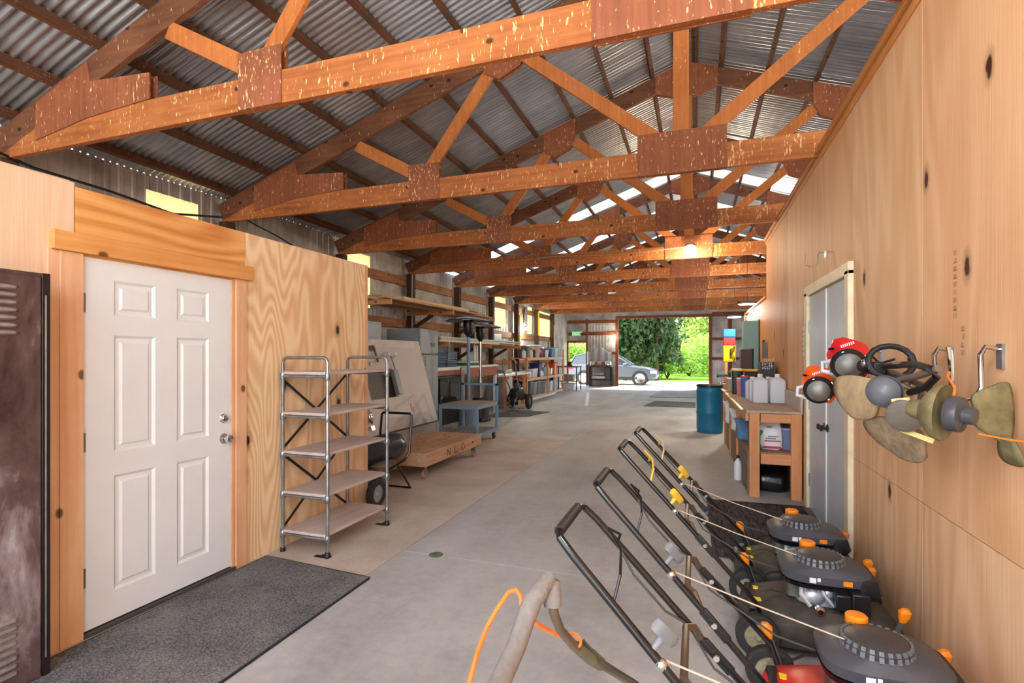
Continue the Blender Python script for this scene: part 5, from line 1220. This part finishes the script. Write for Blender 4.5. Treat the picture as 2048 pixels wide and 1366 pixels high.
    b=MB(); b.rings([(-.11,-.02,.24,.04,.06,4),(-.11,-.02,.31,.04,.06,4)],20); b.obj('muffler',STEELD,t)
    b=MB(); b.lathe([(.02,0),(.022,.03),(.012,.04)],(-.02,-.19,.24),(0,-1,0)); b.lathe([(.016,0),(.016,.05)],(.09,-.16,.26),(0,-.6,1)); b.obj('spark_plug',CHROME,t)
    b=MB(); b.box(-.158,-.154,-.04,.02,.37,.40); b.prism([(-.05,-.09),(-.01,-.10),(.0,-.085),(-.04,-.075)],'z',.441,.4425); b.prism([(.02,-.1),(.06,-.09),(.05,-.075),(.02,-.085)],'z',.441,.4425); b.box(-.06,-.03,-.1795,-.177,.362,.388); b.box(-.025,-.01,-.1795,-.177,.372,.390); b.obj('white_decal',WHITE,t)
    b=MB(); b.box(.09,.13,-.1795,-.175,.365,.388); b.prism([(-.01,-.095),(.015,-.095),(.015,-.08),(-.01,-.08)],'z',.441,.443); b.obj('orange_decal',ORANGE,t)
    b=MB(); b.prism([(-.31,-.05),(-.24,-.06),(-.24,-.1),(-.31,-.09)],'z',.196,.2); b.prism([(-.3,.1),(-.25,.09),(-.25,.05),(-.3,.06)],'z',.196,.2); b.obj('warning_label',plain('label_yellow',(250,210,40)),t)
    # handle
    def pt(f,s): # f: 0 top .. 1 bottom along the rails
        return (XT+f*.70,s*(W+.03*f),ZT-f*.74)
    for s in(-1,1):
        b=MB(); b.tube([pt(.60,s),pt(.66,s*1.03),pt(.8,s*1.06),pt(.98,s*1.08),(-.29,s*.22,.17)],.0125,10); b.obj('lower_handle',GLOSSB,t)
        b=MB(); p=pt(.63,s*1.0); b.lathe([(.001,-.024),(.010,-.024),(.012,-.018),(.008,-.015),(.008,.018),(.012,.02),(.001,.024)],p,(0,1,0),n=12); b.obj('handle_bolt',CHROME,t)
        b=MB(); q=pt(.665,s); b.beam(pt(.57,s),pt(.70,s*1.03),.034,.018); b.obj('handle_bracket',BLACK,t,bevel=.004)
    b=MB(); r=.05
    up=[pt(.64,-1),pt(.3,-1),pt(.06,-1),(XT-.005,-(W-.012),ZT+.003),(XT-.018,-(W-r),ZT+.01),(XT-.018,(W-r),ZT+.01),(XT-.005,(W-.012),ZT+.003),pt(.06,1),pt(.3,1),pt(.64,1)]
    b.tube(up,.0125,12); b.obj('upper_handle',GLOSSB,t)
    b=MB(); b.tube([(XT-.018,-(W-r),ZT+.01),(XT-.018,(W-r),ZT+.01)],.0165,12); b.obj('handle_grip',plain('grip_black',(38,34,34),.55),t)
    b=MB(); p0=pt(.50,-1);p1=pt(.50,1); b.tube([pt(.56,-1),(p0[0]+.02,p0[1]+.02,p0[2]-.0),(p0[0]-.005,p0[1]+.05,p0[2]+.01),(p1[0]-.005,p1[1]-.05,p1[2]+.01),(p1[0]+.02,p1[1]-.02,p1[2]),pt(.56,1)],.0125,8); b.obj('lower_handle_crossbar',plain('crossbar_brown',(104,88,74),.4,.4),t)
    b=MB(); a0=pt(.22,-1);a1=pt(.16,1)
    b.tube([a0,(a0[0]+.015,a0[1]+.04,a0[2]+.07),(a0[0]+.0,-.02,a0[2]+.10),(a1[0]-.01,.06,a1[2]+.09),(a1[0]+.015,a1[1]-.03,a1[2]+.04),a1],.0045 if bailm is GLOSSB else .006,8); b.obj('bail_lever',bailm,t)
    g=pt(.37,-1)
    b=MB(); b.rings([(g[0],g[1]-.0,g[2]+.045,.055,.014,3),(g[0],g[1],g[2]+.062,.06,.019,3),(g[0],g[1],g[2]+.08,.056,.015,3)],22); b.rings([(g[0],g[1],g[2]+.01,.009,.009,2),(g[0],g[1],g[2]+.05,.014,.012,2)],12)
    b.xf(Matrix.Translation(g)@Matrix.Rotation(R(-30),4,'X')@Matrix.Rotation(R(35),4,'Y')@Matrix.Rotation(R(60),4,'Z')@Matrix.Translation(-Vector(g))); b.obj('starter_grip',gripm,t)
    b=MB(); g2=pt(.41,-1); b.lathe([(.014,-.012),(.016,0),(.014,.012)],g2,(0,1,0),n=14); b.ball(g2,.018); b.obj('rope_guide',CHROME,t)
    b=MB(); b.tube([(g2[0],g2[1]+.01,g2[2]+.01),(-.4,-.1,.55),(-.1,-.06,.455)],.003,6); b.obj('starter_rope',ROPE,t)
    b=MB(); b.tube([pt(.16,.98),(pt(.25,.9)[0],.14,pt(.25,1)[2]-.02),(pt(.4,1)[0],.165,pt(.4,1)[2]-.03),pt(.5,.97),(pt(.62,1)[0],.2,pt(.62,1)[2]-.05),(-.3,.16,.32),(-.1,.1,.30)],.0045,6); b.obj('control_cable',CABLE,t)
    t.location=loc; t.rotation_euler=(0,0,rot); t['_l']=list(loc); t['_r']=rot
    return t
m1=mower(plain('deck_dusty',(66,62,54),.6,var=.35,scale=14,bump=.3),MGREY,GLOSSB,'lawn mower nearest the camera, its grey starter grip lowest in view',(.62,1.70,0))
m2=mower(plain('deck_red',(206,34,34),.3),MGREY,GLOSSB,'lawn mower with red deck, second from the camera',(.62,2.33,0))
m3=mower(plain('deck_dusty',(66,62,54),.6,var=.35,scale=14,bump=.3),YELLOW,YELLOW,'lawn mower with yellow starter grip and yellow bail, third from camera',(.60,3.20,0))
m4=mower(plain('deck_dusty',(66,62,54),.6,var=.35,scale=14,bump=.3),YELLOW,plain('bail_cream',(214,180,140)),'lawn mower with yellow starter grip, farthest, nearest the ribbed mat',(.62,3.84,0))
# ------------------------------------------------------------------ foreground trimmer handle
def edger():
    t=thing('power_edger','foam gripped edger handle with orange cord in the foreground','edger',(-.2,1.3,0))
    b=MB(); b.tube([(-.335,1.135,.985),(-.345,1.12,.975),(-.355,1.095,.94),(-.36,1.05,.905),(-.365,.98,.88),(-.37,.9,.86)],[.021,.022,.0215,.021,.021,.021],16); b.ball((-.335,1.135,.985),.021); b.obj('foam_grip',FOAM,t)
    b=MB(); b.tube([(-.333,1.13,.99),(-.325,1.17,1.0),(-.318,1.175,.992),(-.311,1.16,.97),(-.309,1.155,.948)],[.019,.0215,.022,.0215,.020],16); b.obj('foam_grip',FOAM,t)
    b=MB(); b.tube([(-.309,1.155,.95),(-.307,1.16,.93),(-.30,1.19,.88),(-.29,1.28,.80),(-.25,1.40,.70),(-.17,1.53,.58),(-.02,1.72,.34),(.10,1.86,.12)],[.011]*3+[.012]*5,12); b.obj('shaft',plain('bare_shaft',(116,100,84),.4,.5,var=.3),t)
    b=MB(); b.tube([(-.285,1.30,.785),(-.265,1.36,.735),(-.245,1.41,.69)],[.014,.02,.017],12); b.obj('tape_wrap',plain('tape_olive',(92,88,66),.5,var=.4,bump=.6),t)
    b=MB(); b.tube([(-.28,1.31,.80),(-.24,1.37,.72),(-.17,1.50,.61),(-.12,1.58,.53)],.004,6); b.tube([(-.27,1.31,.80),(-.23,1.39,.70),(-.15,1.5,.6),(-.1,1.6,.5)],.003,6); b.obj('control_cable',CABLE,t)
    b=MB(); b.rings([(.12,1.88,.02,.07,.07,2),(.12,1.88,.10,.08,.08,2),(.12,1.88,.14,.04,.04,2)],20); b.obj('cutter_head',OLIVE,t)
edger()
def orange_cord():
    b=MB(); b.tube([(-.50,1.02,.72),(-.475,1.06,.79),(-.48,1.12,.83),(-.478,1.18,.865),(-.46,1.20,.90),(-.43,1.20,.945),(-.41,1.195,.955),(-.395,1.185,.945),(-.39,1.175,.93)],.0055,8)
    b.tube([(-.375,1.17,.915),(-.35,1.19,.88),(-.32,1.24,.84),(-.295,1.275,.815),(-.288,1.285,.805)],.0055,8)
    b.tube([(-.29+.018*math.cos(a*PI/6),1.285,.808+.018*math.sin(a*PI/6)) for a in range(12)],.004,6,closed=True)
    tag(b.obj('extension_cord',CORD),'bright orange cord looped past the foam gripped handle','cord')
orange_cord()
# floor details
b=MB(); b.lathe([(.001,0.0),(.05,0.0),(.055,.004),(.05,.006),(.001,.006)],(-1.87,3.57,0),n=24); tag(b.obj('floor_drain',plain('drain_green',(96,112,84),.4,var=.5,scale=40)),'small round greenish drain cover in the concrete floor','drain')
b=MB(); b.prism([(-3.16,15.5),(-3.06,15.5),(-4.12,21.2),(-4.24,21.2)],'z',.0005,.002); tag(b.obj('pale_streak',plain('streak_white',(224,224,226))),'short white streak on the far concrete floor','paint mark')  # narrow white strip laid flat on the far floor
# cables strung on left and along trusses
b=MB(); b.tube([(-5.93,1.6,3.62),(-5.95,2.4,3.45),(-5.95,3.2,3.30),(-5.95,3.9,3.28),(-5.95,4.6,3.22),(-5.95,5.3,3.35)],.014,8); tag(b.obj('power_cable',BLACK),'black cable sagging on left wall behind the plywood partition','cable')
b=MB(); b.tube([(-5.93,5.7,3.4),(-5.95,6.3,3.3),(-5.95,6.9,3.15),(-5.95,7.4,3.12),(-5.95,7.75,3.25)],.012,8); tag(b.obj('power_cable',BLACK),'black cable sagging on left wall past the second truss','cable')
b=MB(); b.tube([(-5.9,10.25,3.35),(-5.3,10.24,3.47),(-4,10.25,3.43),(-2.8,10.24,3.50),(-1.5,10.25,3.46),(-.2,10.24,3.52)],.012,8); tag(b.obj('power_cable',plain('tan_cable',(170,130,104))),'tan cable running along fourth roof truss to the glowing lamp','cable')
b=MB(); b.tube([(-5.93,10.2,3.3),(-5.94,10.2,2.6),(-5.93,10.2,1.5)],.012,8); tag(b.obj('power_cable',plain('pale_cable',(176,168,160))),'pale cable running down the wall post behind the refrigerator','cable')
# printed mill stamp on the plywood
def stamp(y,z,n,label):
    b=MB(); rnd=random.Random(n)
    for k in range(n):
        zz=z-k*.034; w=.03
        for j in range(3): 
            if rnd.random()<.75: b.box(WX-.0012,WX-.0004,y-.012+j*.010,y-.008+j*.010,zz,zz+.022)
        if rnd.random()<.6: b.box(WX-.0012,WX-.0004,y-.012,y+.014,zz,zz+.004)
    b.obj('mill_stamp',plain('stamp_ink',(150,108,78)),[o for o in bpy.data.objects if o.name.startswith('wall_right') and o.type=='MESH'][5])
stamp(2.77,1.95,9,'column of faded printed characters on right plywood above the trimmers')
stamp(2.70,1.62,4,'short faded printed characters just above the trimmer hooks')
for pos,e,c in lamp_pts: pass
#@@END
# ------------------------------------------------------------------ light
w=bpy.data.worlds.new('sky'); S.world=w; w.use_nodes=True; nt=w.node_tree; nt.nodes.clear()
o=nt.nodes.new('ShaderNodeOutputWorld'); bg=nt.nodes.new('ShaderNodeBackground'); sk=nt.nodes.new('ShaderNodeTexSky')
sk.sky_type='NISHITA'; sk.sun_disc=False; sk.sun_elevation=R(48); sk.sun_rotation=R(-100); sk.air_density=1; sk.dust_density=2.5
mx=nt.nodes.new('ShaderNodeMix'); mx.data_type='RGBA'; mx.inputs[0].default_value=.65; mx.inputs[7].default_value=(.90,.96,1,1)
sc=nt.nodes.new('ShaderNodeMix'); sc.data_type='RGBA'; sc.blend_type='MULTIPLY'; sc.inputs[0].default_value=1; sc.inputs[7].default_value=(.35,.35,.35,1)
nt.links.new(sk.outputs[0],sc.inputs[6]); nt.links.new(sc.outputs[2],mx.inputs[6]); nt.links.new(mx.outputs[2],bg.inputs[0]); bg.inputs[1].default_value=3.6; nt.links.new(bg.outputs[0],o.inputs[0])
def lamp(ty,name,loc,e,col,rot=None,**k):
    d=bpy.data.lights.new(name,ty); d.energy=e; d.color=col
    for a,b in k.items(): setattr(d,a,b)
    o=bpy.data.objects.new(name,d); COL.objects.link(o); o.location=loc
    if rot: o.rotation_euler=rot
    return o
lamp('POINT','lamp_light',(-.12,10.0,3.28),60,(1,.76,.50),shadow_soft_size=.12)
lamp('POINT','lamp_light',(.3,.45,3.02),45,(1,.9,.78),shadow_soft_size=.12)  # light of the unseen lamp added over the camera
lamp('POINT','lamp_light',(-5.7,18.2,2.45),60,(1,.9,.75),shadow_soft_size=.06)
lamp('POINT','lamp_light',(-3.82,25.6,2.4),14,(1,.9,.75),shadow_soft_size=.06)
lamp('POINT','lamp_light',(1.0,12.1,2.5),130,(1,.95,.88),shadow_soft_size=.15)
lamp('POINT','lamp_light',(.94,15.2,2.45),130,(1,.95,.88),shadow_soft_size=.15)
lamp('SUN','sun',(0,0,20),5.0,(1,.95,.86),(R(42),0,R(160)),angle=R(1))
S.view_settings.view_transform='Standard'; S.view_settings.look='None'; S.view_settings.gamma=1; S.view_settings.use_curve_mapping=False
S.view_settings.exposure=0.8
for o in list(bpy.data.objects):
    for k in('_l','_r'):
        if k in o: del o[k]
